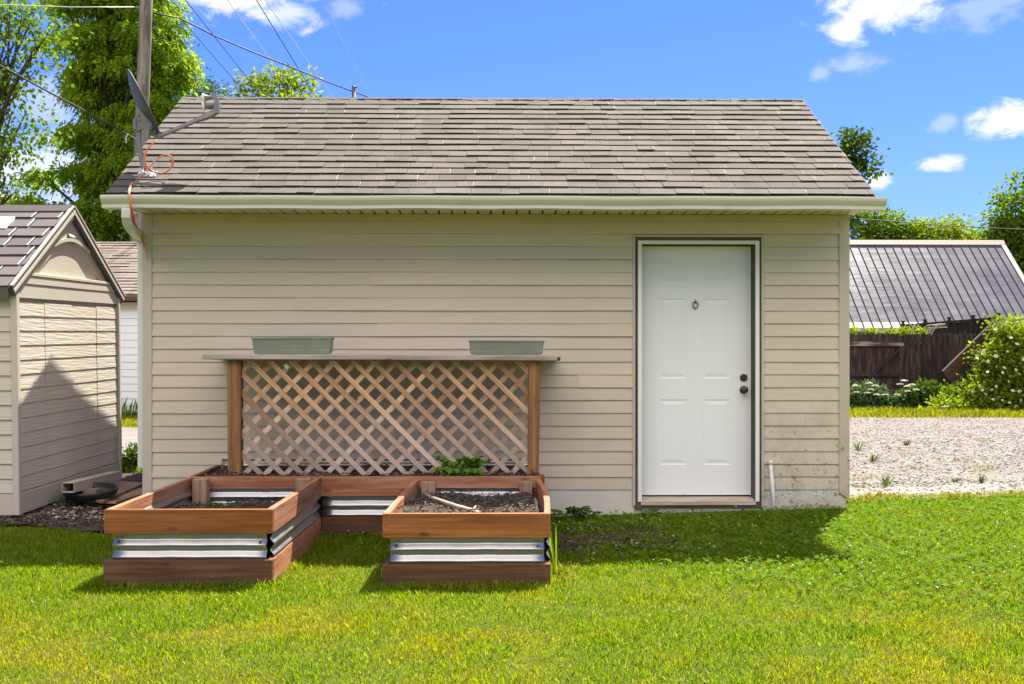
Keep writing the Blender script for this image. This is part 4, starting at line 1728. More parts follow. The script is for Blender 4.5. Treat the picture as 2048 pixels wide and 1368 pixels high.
foot = on_roof(296, 352)
dish = thing('satellite_dish', 'dark grey satellite dish on bent mast at left end of garage roof', 'satellite dish', tuple(foot))
DYY = foot.y
mb = MB()
ft = foot + nrm * .016
mb.box(ft + sl * .0, Vector((.075, 0, 0)), sl * .06, nrm * .006)
for sx in (-.03, .03):
    mb.prism([ft + Vector((sx, 0, 0)) - sl * .05, ft + Vector((sx, 0, 0)) + sl * .055, ft + Vector((sx, 0, .085))], (.004, 0, 0))
for sx in (-.058, .058):
    for ss in (-.04, .04):
        mb.lathe([(.009, 0), (.009, .006), (0, .007)], ft + Vector((sx, 0, 0)) + sl * ss + nrm * .006, nrm, 6)
mb.build('foot_plate', M['zinc'], dish)
mb = MB()
mast = [ft + Vector((0, 0, .035)), P(287, 334, DYY), P(283, 314, DYY), P(280, 299, DYY), P(278, 288, DYY), P(277.5, 262, DYY), P(277, 240, DYY)]
mb.tube(mast, .021, 14)
mb.build('mast', M['grey_paint'], dish, smooth=True)
dn = Vector((.865, .24, .44)).normalized()
dc = P(284, 201, DYY) + Vector((.0, .04, 0))
du = (Vector((.435, 0, -.9)) - dn * dn.dot(Vector((.435, 0, -.9)))).normalized()
dv = dn.cross(du)
mb = MB()
nr, na = 9, 48
base = len(mb.v)
for side in (0, 1):
    for i in range(nr + 1):
        r = i / nr
        for k in range(na):
            a = 2 * PI * k / na
            p = dc + du * (.268 * r * math.cos(a)) + dv * (.235 * r * math.sin(a)) + dn * (.055 * (r * r - 1) - (.006 if side else 0) + (.004 if (i == nr and not side) else 0))
            mb.v.append(tuple(p))
for side in (0, 1):
    o = base + side * (nr + 1) * na
    for i in range(nr):
        for k in range(na):
            k2 = (k + 1) % na
            mb.face((o + i * na + k, o + i * na + k2, o + (i + 1) * na + k2, o + (i + 1) * na + k))
o2 = base + (nr + 1) * na
for k in range(na):
    k2 = (k + 1) % na
    mb.face((base + nr * na + k, base + nr * na + k2, o2 + nr * na + k2, o2 + nr * na + k))
rim = [dc + du * (.270 * math.cos(2 * PI * k / na)) + dv * (.237 * math.sin(2 * PI * k / na)) for k in range(na + 1)]
mb.tube(rim, .006, 6, caps=False)
mb.build('reflector', M['dish'], dish, smooth=True)
mb = MB()
bc = P(279, 243, DYY)
bb = dc + du * .085 - dn * .055
for sy in (-.03, .026):
    mb.prism([P(269, 262, DYY + sy), P(303, 258, DYY + sy), P(305, 246, DYY + sy), P(288, 219, DYY + sy), P(276, 226, DYY + sy), P(268, 236, DYY + sy)], (0, .005, 0))
mb.box(P(272, 250, DYY), Vector((0, 0, .045)), (.012, 0, 0), (0, .042, 0))
for px, py in ((279, 240), (283, 257), (300, 252), (277, 230)):
    mb.lathe([(.010, 0), (.010, .008), (0, .009)], P(px, py, DYY - .031), (0, -1, 0), 6)
mb.build('bracket', M['grey_paint'], dish, bevel=.003)
mb = MB()
a0, a1, a2 = P(310, 275, DYY + .06), P(318, 273, DYY + .06), P(404, 236, DYY + .11)
d0 = dc + du * .22 + dn * .0
mb.tube([d0, P(305, 268, DYY + .05), a1], [.022, .024, .021], 10)
mb.tube([a1, a1.lerp(a2, .5), a2], .020, 4, phase=PI / 4)
mb.build('feed_arm', M['grey_paint'], dish, bevel=.004)
mb = MB()
e0, e1, e2 = a2, P(433, 222, DYY + .12), P(428, 189, DYY + .12)
mb.tube([P(399, 238, DYY + .108), P(420, 230, DYY + .116), e1], [.026, .03, .028], 4, phase=PI / 4)
mb.tube([e1 + Vector((.006, 0, -.02)), P(434, 205, DYY + .12), e2], [.03, .029, .024], 4, phase=PI / 4)
for py in (194, 210):
    h0, h1 = P(428, py, DYY + .12), P(406, py + 2, DYY + .105)
    ax = (h1 - h0).normalized()
    Lh = (h1 - h0).length
    mb.lathe([(.016, 0), (.016, Lh * .3), (.02, Lh * .55), (.033, Lh * .9), (.036, Lh)], h0, ax, 16)
mb.build('feed_horn', M['grey_paint'], dish)
mb = MB()
for py in (194, 210):
    h0, h1 = P(428, py, DYY + .12), P(406, py + 2, DYY + .105)
    ax = (h1 - h0).normalized()
    Lh = (h1 - h0).length
    mb.lathe([(.0375, Lh - .012), (.038, Lh), (.032, Lh + .006), (0, Lh + .007)], h0, ax, 16)
mb.build('horn_cap', M['white_plastic'], dish)

# orange coaxial cable: loops on the roof, over the gutter, down to the downspout
cab = []
for zx, zy, dy in ((360, 525, .05), (330, 555, .0), (300, 590, -.05), (289, 630, -.06), (290, 670, -.06), (305, 705, -.05), (345, 730, -.04), (400, 738, -.03), (445, 718, -.03), (470, 680, -.03), (465, 643, -.03), (440, 622, -.03), (405, 622, -.04), (360, 655, -.05),
                  (325, 695, -.06), (290, 728, -.06), (255, 765, -.05), (228, 793, -.04), (205, 825, None), (195, 852, None)):
    px, py = zx / 3.258 + 200, zy / 3.258 + 120
    if dy is None:
        cab.append(on_roof(px, py) + nrm * .022)
    else:
        cab.append(P(px, py, DYY + dy - .05))
for px, py, Y in ((257.5, 384, 8.12), (257, 392, 8.085), (258, 400, 8.085), (262, 420, 8.09), (266, 440, 8.2), (272, 455, 8.4), (279, 464, 8.62), (284, 480, 8.655), (290, 500, 8.65), (295, 519, 8.64)):
    cab.append(P(px, py, Y))


def spline(pts, sub=5):
    out = []
    for i in range(len(pts) - 1):
        p0, p1, p2, p3 = pts[max(i - 1, 0)], pts[i], pts[i + 1], pts[min(i + 2, len(pts) - 1)]
        for k in range(sub):
            t = k / sub
            out.append(.5 * ((2 * p1) + (p2 - p0) * t + (2 * p0 - 5 * p1 + 4 * p2 - p3) * t * t + (3 * p1 - p0 - 3 * p2 + p3) * t ** 3))
    out.append(pts[-1])
    return out


mb = MB()
cs = spline(cab)
mb.tube(cs, .0052, 8)
mb.tube([p + Vector((.009, -.003, .002)) for p in cs[: -3]], .0048, 8)
tag(mb.build('cable', M['orange'], None, smooth=True, loc=tuple(cab[18])), 'twin orange coaxial cable looped below dish and hanging over gutter', 'cable')

# ------------------------------------------------------------------ plastic storage shed on the left
SY = 8.34
S0 = Vector((X(36.5, SY), SY, Z(1028, SY)))
s_dir = Vector((.036, 1, .033)).normalized()          # along the gable wall, away from the camera and slightly uphill
s_left = Vector((-1, .036, 0)).normalized()
s_up = Vector((0, -.033, 1)).normalized()
DEP, EVH, PKH, LEN = 2.03, 1.78, 2.45, 2.2
shed = thing('storage_shed', 'cream moulded plastic storage shed with brown tile pattern roof', 'shed', tuple(S0))


def S(a, l, h):
    """a along the gable wall, l to the left, h up"""
    return S0 + s_dir * a + s_left * l + s_up * h


mb = MB()
# gable end wall: moulded lap courses with vertical panel steps
courses, z = [], .17
while z < EVH - .15:
    courses.append((z, min(z + .114, EVH - .10)))
    z += .114
cols = [(.03, .50, 0), (.50, 1.02, .0022), (1.02, 1.53, -.0012), (1.53, DEP - .03, .0018)]
for a0, a1, st in cols:
    for z0, z1 in courses:
        c = [S(a0, .008 - st, z0), S(a1, .008 - st, z0), S(a1, .0 - st, z0 + .004), S(a0, .0 - st, z0 + .004)]
        mb.poly(c)
        mb.poly([S(a0, -st, z0 + .004), S(a1, -st, z0 + .004), S(a1, .0055 - st, z1), S(a0, .0055 - st, z1)])
mb.build('side_wall', M['shed_wall'], shed, fix=False)
mb = MB()
# plain plastic: backing, base band, corner trims, frieze and gable field
hw = DEP / 2
mb.prism([S(0, .022, 0), S(DEP, .022, 0), S(DEP, .022, EVH), S(hw, .022, PKH - .02), S(0, .022, EVH)], s_left * .03)
mb.prism([S(.0, -.008, 0), S(DEP, -.008, 0), S(DEP, -.008, .165), S(0, -.008, .165)], s_left * .03)
mb.prism([S(.0, -.006, EVH - .10), S(DEP, -.006, EVH - .10), S(DEP, -.006, EVH + .01), S(0, -.006, EVH + .01)], s_left * .03)
for a0, a1 in ((-.022, .03), (DEP - .03, DEP + .01)):
    mb.prism([S(a0, -.02, .0), S(a1, -.02, 0), S(a1, -.02, EVH), S(a0, -.02, EVH)], s_left * .05)
mb.prism([S(.05, -.012, EVH + .012), S(DEP - .05, -.012, EVH + .012), S(DEP - .12, -.012, EVH + .075), S(.12, -.012, EVH + .075)], s_left * .04)
mb.prism([S(.10, -.018, EVH + .078), S(DEP - .10, -.018, EVH + .078), S(DEP - .13, -.018, EVH + .105), S(.13, -.018, EVH + .105)], s_left * .05)
for sg in (-1, 1):
    e0, e1 = hw - sg * (hw - .03), hw
    k = (PKH - .02 - EVH) / hw
    t = .12
    mb.prism([S(e0, .008, EVH), S(e1, .008, PKH - .03), S(e1, .008, PKH - .03 - t * 1.3), S(e0 + sg * .17, .008, EVH)], s_left * .05)
mb.build('gable_trim', M['shed_trim'], shed, bevel=.004)
mb = MB()
arc = []
for i in range(13):
    f = i / 12
    arc.append(S(hw - .36 + .72 * f, -.012, EVH + .34 + .075 * math.sin(PI * f)))
arc2 = [p + s_up * .028 for p in arc]
for i in range(12):
    q = [arc[i], arc[i + 1], arc2[i + 1], arc2[i]]
    mb.prism(q, s_left * .02)
for i, h in enumerate((.455, .49, .525)):
    wv = (PKH - .03 - .15 - (EVH + h)) / ((PKH - EVH) / hw)
    if wv > .02:
        mb.prism([S(hw - wv, -.014, EVH + h), S(hw + wv, -.014, EVH + h), S(hw + wv, .0, EVH + h + .026), S(hw - wv, .0, EVH + h + .026)], s_left * .01)
mb.build('gable_vent', M['shed_trim'], shed)
# front wall facing the camera
mb = MB()
for z0, z1 in courses:
    mb.poly([S(-.012, .035, z0), S(-.012, LEN, z0), S(.002, LEN, z1), S(.002, .035, z1)])
    mb.poly([S(-.012, .035, z0), S(.01, .035, z0), S(.01, LEN, z0), S(-.012, LEN, z0)])
mb.build('front_wall', M['shed_wall'], shed, fix=False)
mb = MB()
mb.prism([S(.012, .03, 0), S(.012, LEN, 0), S(.012, LEN, EVH), S(.012, .03, EVH)], s_dir * .03)
mb.prism([S(-.016, .03, 0), S(-.016, LEN, 0), S(-.016, LEN, .165), S(-.016, .03, .165)], s_dir * .03)
mb.prism([S(-.012, .03, EVH - .10), S(-.012, LEN, EVH - .10), S(-.012, LEN, EVH + .02), S(-.012, .03, EVH + .02)], s_dir * .02)
mb.prism([S(DEP, .03, 0), S(DEP, LEN, 0), S(DEP, LEN, EVH), S(DEP, .03, EVH)], s_dir * -.03)
mb.prism([S(.02, LEN, 0), S(DEP, LEN, 0), S(DEP, LEN, EVH), S(hw, LEN, PKH - .02), S(.02, LEN, EVH)], s_left * -.03)
mb.build('wall_panel', M['shed_trim'], shed)
mb = MB()
ov = .09
k = (PKH - EVH) / hw
rf0 = S(-ov, -.022, EVH - ov * k + .035)
rpk = S(hw, -.022, PKH + .035)
usl = (rpk - rf0)
USL = usl.length
usl.normalize()
un = s_left.cross(usl)
if un.z < 0:
    un = -un
rs2 = random.Random(3)
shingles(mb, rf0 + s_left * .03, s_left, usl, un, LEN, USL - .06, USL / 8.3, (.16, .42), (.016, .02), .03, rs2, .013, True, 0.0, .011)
bf0 = S(DEP + ov, -.022, EVH - ov * k + .035)
bsl = (rpk - bf0).normalized()
bn = s_left.cross(bsl)
if bn.z < 0:
    bn = -bn
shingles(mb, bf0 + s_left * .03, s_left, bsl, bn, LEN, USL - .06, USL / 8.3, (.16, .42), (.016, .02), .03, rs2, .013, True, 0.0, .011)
for f0, nn in ((rf0, un), (bf0, bn)):
    mb.prism([f0, f0 + s_left * LEN, rpk + s_left * LEN, rpk], -nn * .02, .5)
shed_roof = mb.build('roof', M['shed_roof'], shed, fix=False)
mb = MB()
mb.prism([rpk - usl * .085 + un * .017, rpk + un * .03, rpk + s_left * LEN + un * .03, rpk - usl * .085 + un * .017 + s_left * LEN], -un * .02, .6)
mb.prism([rpk - bsl * .085 + bn * .017, rpk + bn * .03, rpk + s_left * LEN + bn * .03, rpk - bsl * .085 + bn * .017 + s_left * LEN], -bn * .02, .6)
mb.build('ridge_cap', M['shed_roof'], shed_roof)
mb = MB()
for f0, uu, nn in ((rf0, usl, un), (bf0, bsl, bn)):
    # barge boards: pale lip on top, dark board below
    mb.prism([f0 - s_left * .006 + nn * .012, rpk - s_left * .006 + nn * .012, rpk - s_left * .006 - nn * .075, f0 - s_left * .006 - nn * .075], s_left * .03)
mb.prism([rf0 + s_left * .03 - s_up * .085, rf0 + s_left * LEN - s_up * .085, rf0 + s_left * LEN + s_up * .008, rf0 + s_left * .03 + s_up * .008], s_dir * .012)
mb.build('fascia', M['shed_dark'], shed_roof)
mb = MB()
for f0, uu, nn in ((rf0, usl, un), (bf0, bsl, bn)):
    mb.prism([f0 - s_left * .014 + nn * .022, rpk - s_left * .014 + nn * .022, rpk + s_left * .012 + nn * .022, f0 + s_left * .012 + nn * .022], -nn * .012)
    mb.prism([f0 - s_left * .013 - nn * .02, rpk - s_left * .013 - nn * .02, rpk - s_left * .013 - nn * .045, f0 - s_left * .013 - nn * .045], s_left * .006)
mb.build('rake_trim', M['shed_trim'], shed_roof)
mb = MB()
q = rf0 + usl * (USL * .70) + s_left * .42 + un * .022
mb.prism([q, q + s_left * .5, q + s_left * .5 + usl * .2, q + usl * .2], -un * .02)
mb.build('skylight', M['skylight'], shed_roof, bevel=.006)

# things lying between shed and garage
gz_ = zgf(-3.4, 9.3)
for i, (q, lb) in enumerate(((((150, 992), (205, 1002), (290, 965), (232, 961)), 'weathered brown board lying flat behind black ring'),
                             (((196, 1003), (232, 1003), (292, 985), (290, 972)), 'second brown board lying nearer the garage corner'))):
    mb = MB()
    hz = .045 + .022 * (1 - i)
    pts = []
    for px, py in q:
        d = ray(px, py)
        zt = gz_ + hz
        t = (zt - CZ) / d.z
        pts.append(Vector((0, 0, CZ)) + d * t)
    mb.prism([tuple(p) for p in pts], (0, 0, -.02), .4 + .3 * i)
    mb.uv = [[(mb.v[k][1], mb.v[k][0]) for k in f] for f in mb.f]
    tag(mb.build('board', M['plywood'], None, bevel=.003, loc=tuple(pts[0])), lb, 'board', 'boards lying between shed and garage')
mb = MB()
rc = Vector((X(181, 9.0), 9.0, gz_ + .10))
tl = Vector((.02, -.12, 1)).normalized()
mb.lathe([(.0, .004), (.17, .006), (.195, .02), (.205, .045), (.218, .048), (.222, .035), (.212, .0), (.19, -.02), (0, -.022)], rc, tl, 36)
tag(mb.build('tub_lid', M['black'], None, smooth=True, loc=tuple(rc)), 'round black plastic lid lying on boards beside shed', 'lid')
mb = MB()
b0 = Vector((X(131, 8.72) + .02, 8.72, Z(974, 8.72)))
b1 = Vector((X(224, 9.95) + .03, 9.95, Z(950, 9.95)))
d = (b1 - b0)
sd = Vector((d.y, -d.x, 0)).normalized()
up = sd.cross(d).normalized()
w, h = .05, .042
for oz in (0,):
    for s_ in (-1, 1):
        mb.box((b0 + b1) / 2 + sd * w * s_ * .93, d / 2, sd * .0025, up * h)
        mb.box((b0 + b1) / 2 + up * (h * s_ * .9), d / 2, sd * (w * .85), up * .004)
tag(mb.build('vinyl_rail', M['beige_vinyl'], None, bevel=.003, loc=tuple(b0)), 'hollow beige vinyl rail lying along foot of shed wall', 'rail')
mb = MB()
mb.bx(b0.x + .02, b0.x + .13, b0.y + .25, b0.y + .36, gz_ - .02, b0.z - h - .002)
tag(mb.build('wood_block', M['plywood'], None, loc=(b0.x, b0.y, gz_)), 'wooden block propping near end of the beige vinyl rail', 'block')
mb = MB()
mb.bx(b1.x - .06, b1.x + .05, b1.y - .3, b1.y - .19, gz_ - .02, b1.z - h - .02)
tag(mb.build('wood_block', M['plywood'], None, loc=(b1.x, b1.y, gz_)), 'wooden block propping far end of the beige vinyl rail', 'block')

# mulch and stones at the foot of the shed
mulch_poly = lambda x, y: (y > 7.95 + .1 * np.sin(x * 3)) & (x > -6.5) & (x < -2.3) & (y < 11.6)
xs_ = list(np.arange(-6.4, -2.2, .06))
ys_ = list(np.arange(7.85, 11.5, .06))
grid_sheet('bare_soil', xs_, ys_, M['soil'], .012, .006, lambda x, y: bool(mulch_poly(x, y)) and (x < XL - .02 or y < 8.62), seed=4)
scatter_stones('pebbles', [(-4.3, -2.9, 8.3, 9.3), (-6, -4.2, 7.9, 8.7)], 1300, .010, .028, M['stone'], 'small pale stones at the foot of the shed', 8, .02, keep=lambda x, y: (x > -4.35) & (y > 8.25))


def litter(name, label, fx, n, mat, seed, lmin=.02, lmax=.07):
    rng = np.random.default_rng(seed)
    x = fx[0] + (fx[1] - fx[0]) * rng.random(n)
    y = fx[2] + (fx[3] - fx[2]) * rng.random(n)
    a = rng.random(n) * 2 * PI
    d = unit(np.stack([np.cos(a), np.sin(a), rng.normal(size=n) * .25], -1))
    c = np.stack([x, y, zg(x, y) + .018 + .02 * rng.random(n)], -1)
    V = leaf_quads(c, d, lmin + (lmax - lmin) * rng.random(n) ** 2, .007 + .014 * rng.random(n), rng)
    return tag(np_mesh(name, V, 4, rng.random(n), mat), label, None, None, 'stuff')


litter('mulch_litter', 'dry bark mulch and leaf litter by the shed', (-6.2, -2.35, 8.0, 9.0), 4200, M['chips'], 31)

# ------------------------------------------------------------------ lawn
dirt = [(.72, 7.62, .36, .19), (.50, 7.28, .26, .17), (.98, 7.84, .24, .11)]


def lawn_ok(x, y):
    ok = (y < lawn_edge(x))
    ok &= ~((x > XL - .05) & (x < XR + .02) & (y > WY - .03))
    ok &= ~((x > L0 - .01) & (x < L1 + .0) & (y > FY - .0) & (y < BKY))
    ok &= ~((x > R0 - .01) & (x < R1 + .0) & (y > FY - .03) & (y < BKY))
    ok &= ~((x > L0) & (x < R1) & (y > RLY))
    ok &= ~((y > 7.93 + .1 * np.sin(x * 3)) & (x < -2.3) & (y < 11.4))
    ok &= ~((x > .32) & (x < dX1) & (y > 8.6))
    return ok


def blade_mesh(name, n, region, hmin, hmax, wid, seed, label, ok=lawn_ok, mat=None, near_bias=False):
    rng = np.random.default_rng(seed)
    x = region[0] + (region[1] - region[0]) * rng.random(n)
    y = region[2] + (region[3] - region[2]) * rng.random(n)
    k = ok(x, y)
    # keep to what the lens could see, with a margin to both sides
    k &= np.abs(x) < y * .68 + 1.1
    th = np.zeros(n)
    for cx, cy, rx, ry in dirt:
        th = np.maximum(th, np.exp(-(((x - cx) / rx) ** 2 + ((y - cy) / ry) ** 2) * 1.2))
    k &= rng.random(n) > th * 1.05
    x, y = x[k], y[k]
    n = len(x)
    clump = .5 + .5 * np.sin(x * 5.1 + 1.7 * np.sin(y * 3.3)) * np.sin(y * 6.3 + 1.3 * np.sin(x * 4.1))
    H = (hmin + (hmax - hmin) * rng.random(n) ** 1.6) * (.75 + .5 * clump)
    edge = ((x > L0 - .1) & (x < L1 + .1) & (y > FY - .12)) | ((x > R0 - .1) & (x < R1 + .1) & (y > FY - .15)) | ((x > L1) & (x < R0) & (y > RLY - .35))
    H = np.where(edge, H * 1.5, H)
    a = rng.random(n) * 2 * PI
    o = np.stack([np.cos(a), np.sin(a), np.zeros(n)], -1)
    b = np.stack([x, y, zg(x, y) - .004], -1)
    lean = H * (.12 + .6 * rng.random(n))
    up = np.array([0, 0, 1.0])
    mid = b + up * (H * .6)[:, None] + o * (lean * .3)[:, None]
    tip = b + up * (H * .95)[:, None] + o * lean[:, None]
    s = np.stack([-np.sin(a), np.cos(a), np.zeros(n)], -1)
    tw = rng.normal(size=n) * .6
    s = unit(s + o * tw[:, None]) * (wid * (.6 + .7 * rng.random(n)) / 2)[:, None]
    V = np.empty((n, 5, 3))
    V[:, 0], V[:, 1], V[:, 2], V[:, 3], V[:, 4] = b - s, b + s, mid + s * .85, tip, mid - s * .85
    T = rng.random(n)
    return tag(np_mesh(name, V, 5, T, mat or M['grass']), label, None, None, 'stuff')


blade_mesh('grass', 860000, (-6.4, 7.2, 3.7, 9.2), .012, .036, .004, 41, 'mown lawn grass in front of the garage')
M['far_blade'] = leaf_mat('far_grass_blade', (.17, .20, .01), (.42, .37, .03), .45, pos_scale=1.2, spec=.1)
_rw = np.random.default_rng(90)
_wc = np.stack([3.0 + 4.5 * _rw.random(34), 9.4 + 4.6 * _rw.random(34)], -1)


def weed_spots(x, y):
    k = np.zeros(len(x), bool)
    for cx, cy in _wc:
        k |= ((x - cx) / .20) ** 2 + ((y - cy) / .12) ** 2 < _rw.random(len(x))
    return k


blade_mesh('low_weeds', 26000, (2.9, 7.6, 9.3, 14.2), .012, .05, .008, 47, 'thin patches of low weeds scattered in the gravel', ok=weed_spots, mat=M['far_blade'])
M['dry_grass'] = leaf_mat('dry_grass_blade', (.26, .235, .03), (.46, .37, .07), .4, spec=.1)
blade_mesh('dry_clippings', 2600, (-1.36, .9, 5.9, 6.9), .02, .05, .006, 46, 'pale dry grass clippings around the feet of the planter', ok=lambda x, y: lawn_ok(x, y) & (((x < -1.0) & (y > 6.2)) | ((np.abs(x - .42) < .1) & (y > 6.2)) | ((y < 6.16) & (y > 6.0) & (x < -1.2)) | ((np.abs(x + .72) < .05) & (y > 6.25))), mat=M['dry_grass'])
blade_mesh('dry_fringe', 16000, (2.85, 7.5, 8.75, 9.3), .02, .07, .007, 45, 'dry straw grass where lawn meets the gravel', ok=lambda x, y: (np.abs(y - lawn_edge(x) - .02) < .06 + .08 * np.sin(x * 5.3) ** 2), mat=M['dry_grass'])
blade_mesh('far_grass', 60000, (-14, 16, 19.0, 24.6), .04, .12, .022, 42, 'yellow green grass strip beyond the gravel drive', ok=lambda x, y: y > 19.0 + .08 * np.sin(x * 1.3) + .0 * x, mat=M['far_blade'])
blade_mesh('gap_grass', 9000, (-5.5, -2.95, 10.9, 12.3), .03, .10, .012, 43, 'sunlit grass between shed and gravel drive', ok=lambda x, y: (x < XL - .1) & (y > 11.0) & (y < lawn_edge(x) + .1))
blade_mesh('long_grass', 900, (-10.5, -6.0, 22.0, 22.36), .2, .55, .02, 44, 'long grass at the foot of the white garage', ok=lambda x, y: x > -20)


def clover_mesh():
    rng = np.random.default_rng(51)
    n = 42000
    x = -4.5 + 11 * rng.random(n)
    y = 4.2 + 4.9 * rng.random(n)
    patch = np.sin(x * 1.1 + 1.2 * np.sin(y * 1.7)) * .5 + np.sin(y * 1.9 + x * .7) * .35 + np.clip((x - .4) * .35, -.3, .9) + np.clip((y - 6.2) * .5, -1.0, .8)
    k = lawn_ok(x, y) & (patch + rng.normal(size=n) * .35 > .72) & (np.abs(x) < y * .62 + .5)
    for cx, cy, rx, ry in dirt:
        k &= rng.random(n) > 1.05 * np.exp(-(((x - cx) / rx) ** 2 + ((y - cy) / ry) ** 2))
    x, y = x[k], y[k]
    n = len(x)
    h = .022 + .028 * rng.random(n)
    c = np.stack([x, y, zg(x, y) + h], -1)
    a0 = rng.random(n) * 2 * PI
    tilt = rng.normal(size=(n, 2)) * .35
    r = .006 + .005 * rng.random(n)
    parts = []
    for j in range(3):
        a = a0 + j * 2 * PI / 3
        d = np.stack([np.cos(a), np.sin(a), tilt[:, 0] * np.cos(a) + tilt[:, 1] * np.sin(a) + .1], -1)
        s = np.stack([-np.sin(a), np.cos(a), -tilt[:, 0] * np.sin(a) + tilt[:, 1] * np.cos(a)], -1)
        V = np.empty((n, 5, 3))
        R = r[:, None]
        V[:, 0] = c
        V[:, 1] = c + d * R * .9 + s * R * .75
        V[:, 2] = c + d * R * 1.6 + s * R * .45
        V[:, 3] = c + d * R * 1.6 - s * R * .45
        V[:, 4] = c + d * R * .9 - s * R * .75
        parts.append(V)
    t = np.tile(rng.random(n), 3)
    tag(np_mesh('clover', np.concatenate(parts), 5, t, M['clover']), 'clover leaves growing through the lawn', None, None, 'stuff')
    # flower heads: small pale balls
    pick = rng.choice(n, 240, replace=False)
    tris = []
    for p in pick:
        ctr = c[p] + np.array([0, 0, .012])
        rr = .004 + .004 * rng.random()
        ring = [ctr + np.array([math.cos(i * PI / 3) * rr, math.sin(i * PI / 3) * rr, 0]) for i in range(6)]
        for i in range(6):
            j = (i + 1) % 6
            tris.append([ring[i], ring[j], ctr + np.array([0, 0, rr])])
            tris.append([ring[j], ring[i], ctr - np.array([0, 0, rr])])
    tag(np_mesh('clover_flowers', np.array(tris), 3, rng.random(len(tris)), M['clover_flower']), 'tiny white clover flowers in the lawn', None, None, 'stuff')


clover_mesh()
litter('dry_thatch', 'dry straw coloured thatch and dead clippings on the bare patch', (.3, 1.25, 7.1, 8.2), 450, M['chips'], 33, .02, .07)
sp_ = grid_sheet('bare_patch', list(np.arange(.25, 1.4, .05)), list(np.arange(7.1, 8.2, .05)), M['soil'], .006, .002, lambda x, y: max(math.exp(-(((x - a) / c) ** 2 + ((y - b) / d) ** 2)) for a, b, c, d in dirt) > .45, seed=9)

# ------------------------------------------------------------------ far buildings
wb = thing('white_garage', 'white lap sided outbuilding with brown shingle roof seen between shed and garage', 'outbuilding', (-7.2, 24.5, .15))
wy, wx0, wx1, wev, wry, wrz = 22.4, -9.4, -4.6, Z(605, 22.4), 25.6, Z(485, 25.6)
mb = MB()
siding(mb, Vector((wx0, wy, 0)), Vector((1, 0, 0)), Vector((0, -1, 0)), wx1 - wx0, .1, wev, .152, proud=.016, step=2.0)
mb.bx(wx0, wx1, wy + .004, wy + .1, .0, wev, .5)
mb.bx(wx0, wx0 + .1, wy + .1, 2 * wry - wy, .0, wev, .5)
mb.bx(wx1 - .1, wx1, wy + .1, 2 * wry - wy, .0, wev, .5)
mb.bx(wx0, wx1, 2 * wry - wy - .1, 2 * wry - wy, .0, wev, .5)
for xx in (wx0, wx1 - .1):
    mb.prism([(xx, wy, wev), (xx, 2 * wry - wy, wev), (xx, wry, wrz - .15)], (.1, 0, 0))
mb.build('wall', M['white_siding'], wb, fix=False)
ey, ez = wy - .25, Z(589, wy - .25)
mb = MB()
s3 = Vector((0, wry - ey, wrz - ez))
L3 = s3.length
s3.normalize()
n3 = Vector((0, -s3.z, s3.y))
shingles(mb, Vector((wx0 - .2, ey, ez)), Vector((1, 0, 0)), s3, n3, wx1 - wx0 + .4, L3, .2, (.25, .6), (.012, .026), .04, random.Random(8))
mb.prism([(wx0 - .2, ey, ez - .004), (wx1 + .2, ey, ez - .004), (wx1 + .2, wry, wrz - .004), (wx0 - .2, wry, wrz - .004)], (0, 0, -.05), .3)
mb.prism([(wx0 - .2, 2 * wry - ey, ez), (wx1 + .2, 2 * wry - ey, ez), (wx1 + .2, wry, wrz), (wx0 - .2, wry, wrz)], (0, 0, -.05), .3)
mb.build('roof', M['bshingle'], wb, fix=False)
mb = MB()
mb.bx(wx0 - .2, wx1 + .2, ey + .002, ey + .05, Z(602, ey), ez - .056, .5)
mb.build('fascia', M['brown_fascia'], wb)
mb = MB()
mb.bx(wx0, wx1, wy - .1, wy - .02, wev - .115, wev - .01, .5)
mb.build('frieze', M['tan_trim'], wb)

mbldg = thing('metal_roof_building', 'low tan outbuilding with dark standing seam metal roof behind fence', 'outbuilding', (18, 46, .15))
my0, mz0, my1, mz1 = 43.5, Z(655.5, 43.5), 47.9, Z(483, 47.9)
mx0, mx1 = X(1560, my0), X(2100, my0)
mb = MB()
m_s = Vector((0, my1 - my0, mz1 - mz0))
mL = m_s.length
m_s.normalize()
m_n = Vector((0, -m_s.z, m_s.y))
x = mx0
pw = 18.9 / FPX * my0
off = lambda xx, s: Vector((xx + .62 * s / mL, my0, mz0)) + m_s * s        # the building is turned slightly, seams drift to the right
O = Vector((0, my0, mz0))
seam = MB()
while x < mx1 - .01:
    x1 = min(x + pw, mx1)
    t = random.random()
    mb.poly([O + Vector((x, 0, 0)) + m_s * .36, O + Vector((x1, 0, 0)) + m_s * .36, O + Vector((x1, 0, 0)) + m_s * mL, O + Vector((x, 0, 0)) + m_s * mL], t)
    seam.bar(O + Vector((x, 0, 0)) + m_n * .015, O + Vector((x, 0, 0)) + m_s * mL + m_n * .015, .026, .04, m_n, .5)
    x = x1
mb.prism([(mx0, my0, mz0 - .01), (mx1, my0, mz0 - .01), (mx1, my1, mz1 - .01), (mx0, my1, mz1 - .01)], (0, 0, -.12), .5)
mb.prism([(mx0, 2 * my1 - my0, mz0 - .01), (mx1, 2 * my1 - my0, mz0 - .01), (mx1, my1, mz1 - .01), (mx0, my1, mz1 - .01)], (0, 0, -.12), .5)
mroof = mb.build('roof', M['metal_roof'], mbldg, fix=False)
seam.build('standing_seam', M['dark'], mroof)
mb = MB()
mb.poly([O + Vector((mx0, 0, 0)), O + Vector((mx1, 0, 0)), O + Vector((mx1, 0, 0)) + m_s * .36, O + Vector((mx0, 0, 0)) + m_s * .36])
mb.bx(mx0, mx1, my0 - .03, my0 + .02, mz0 - .16, mz0 - .003, .5)
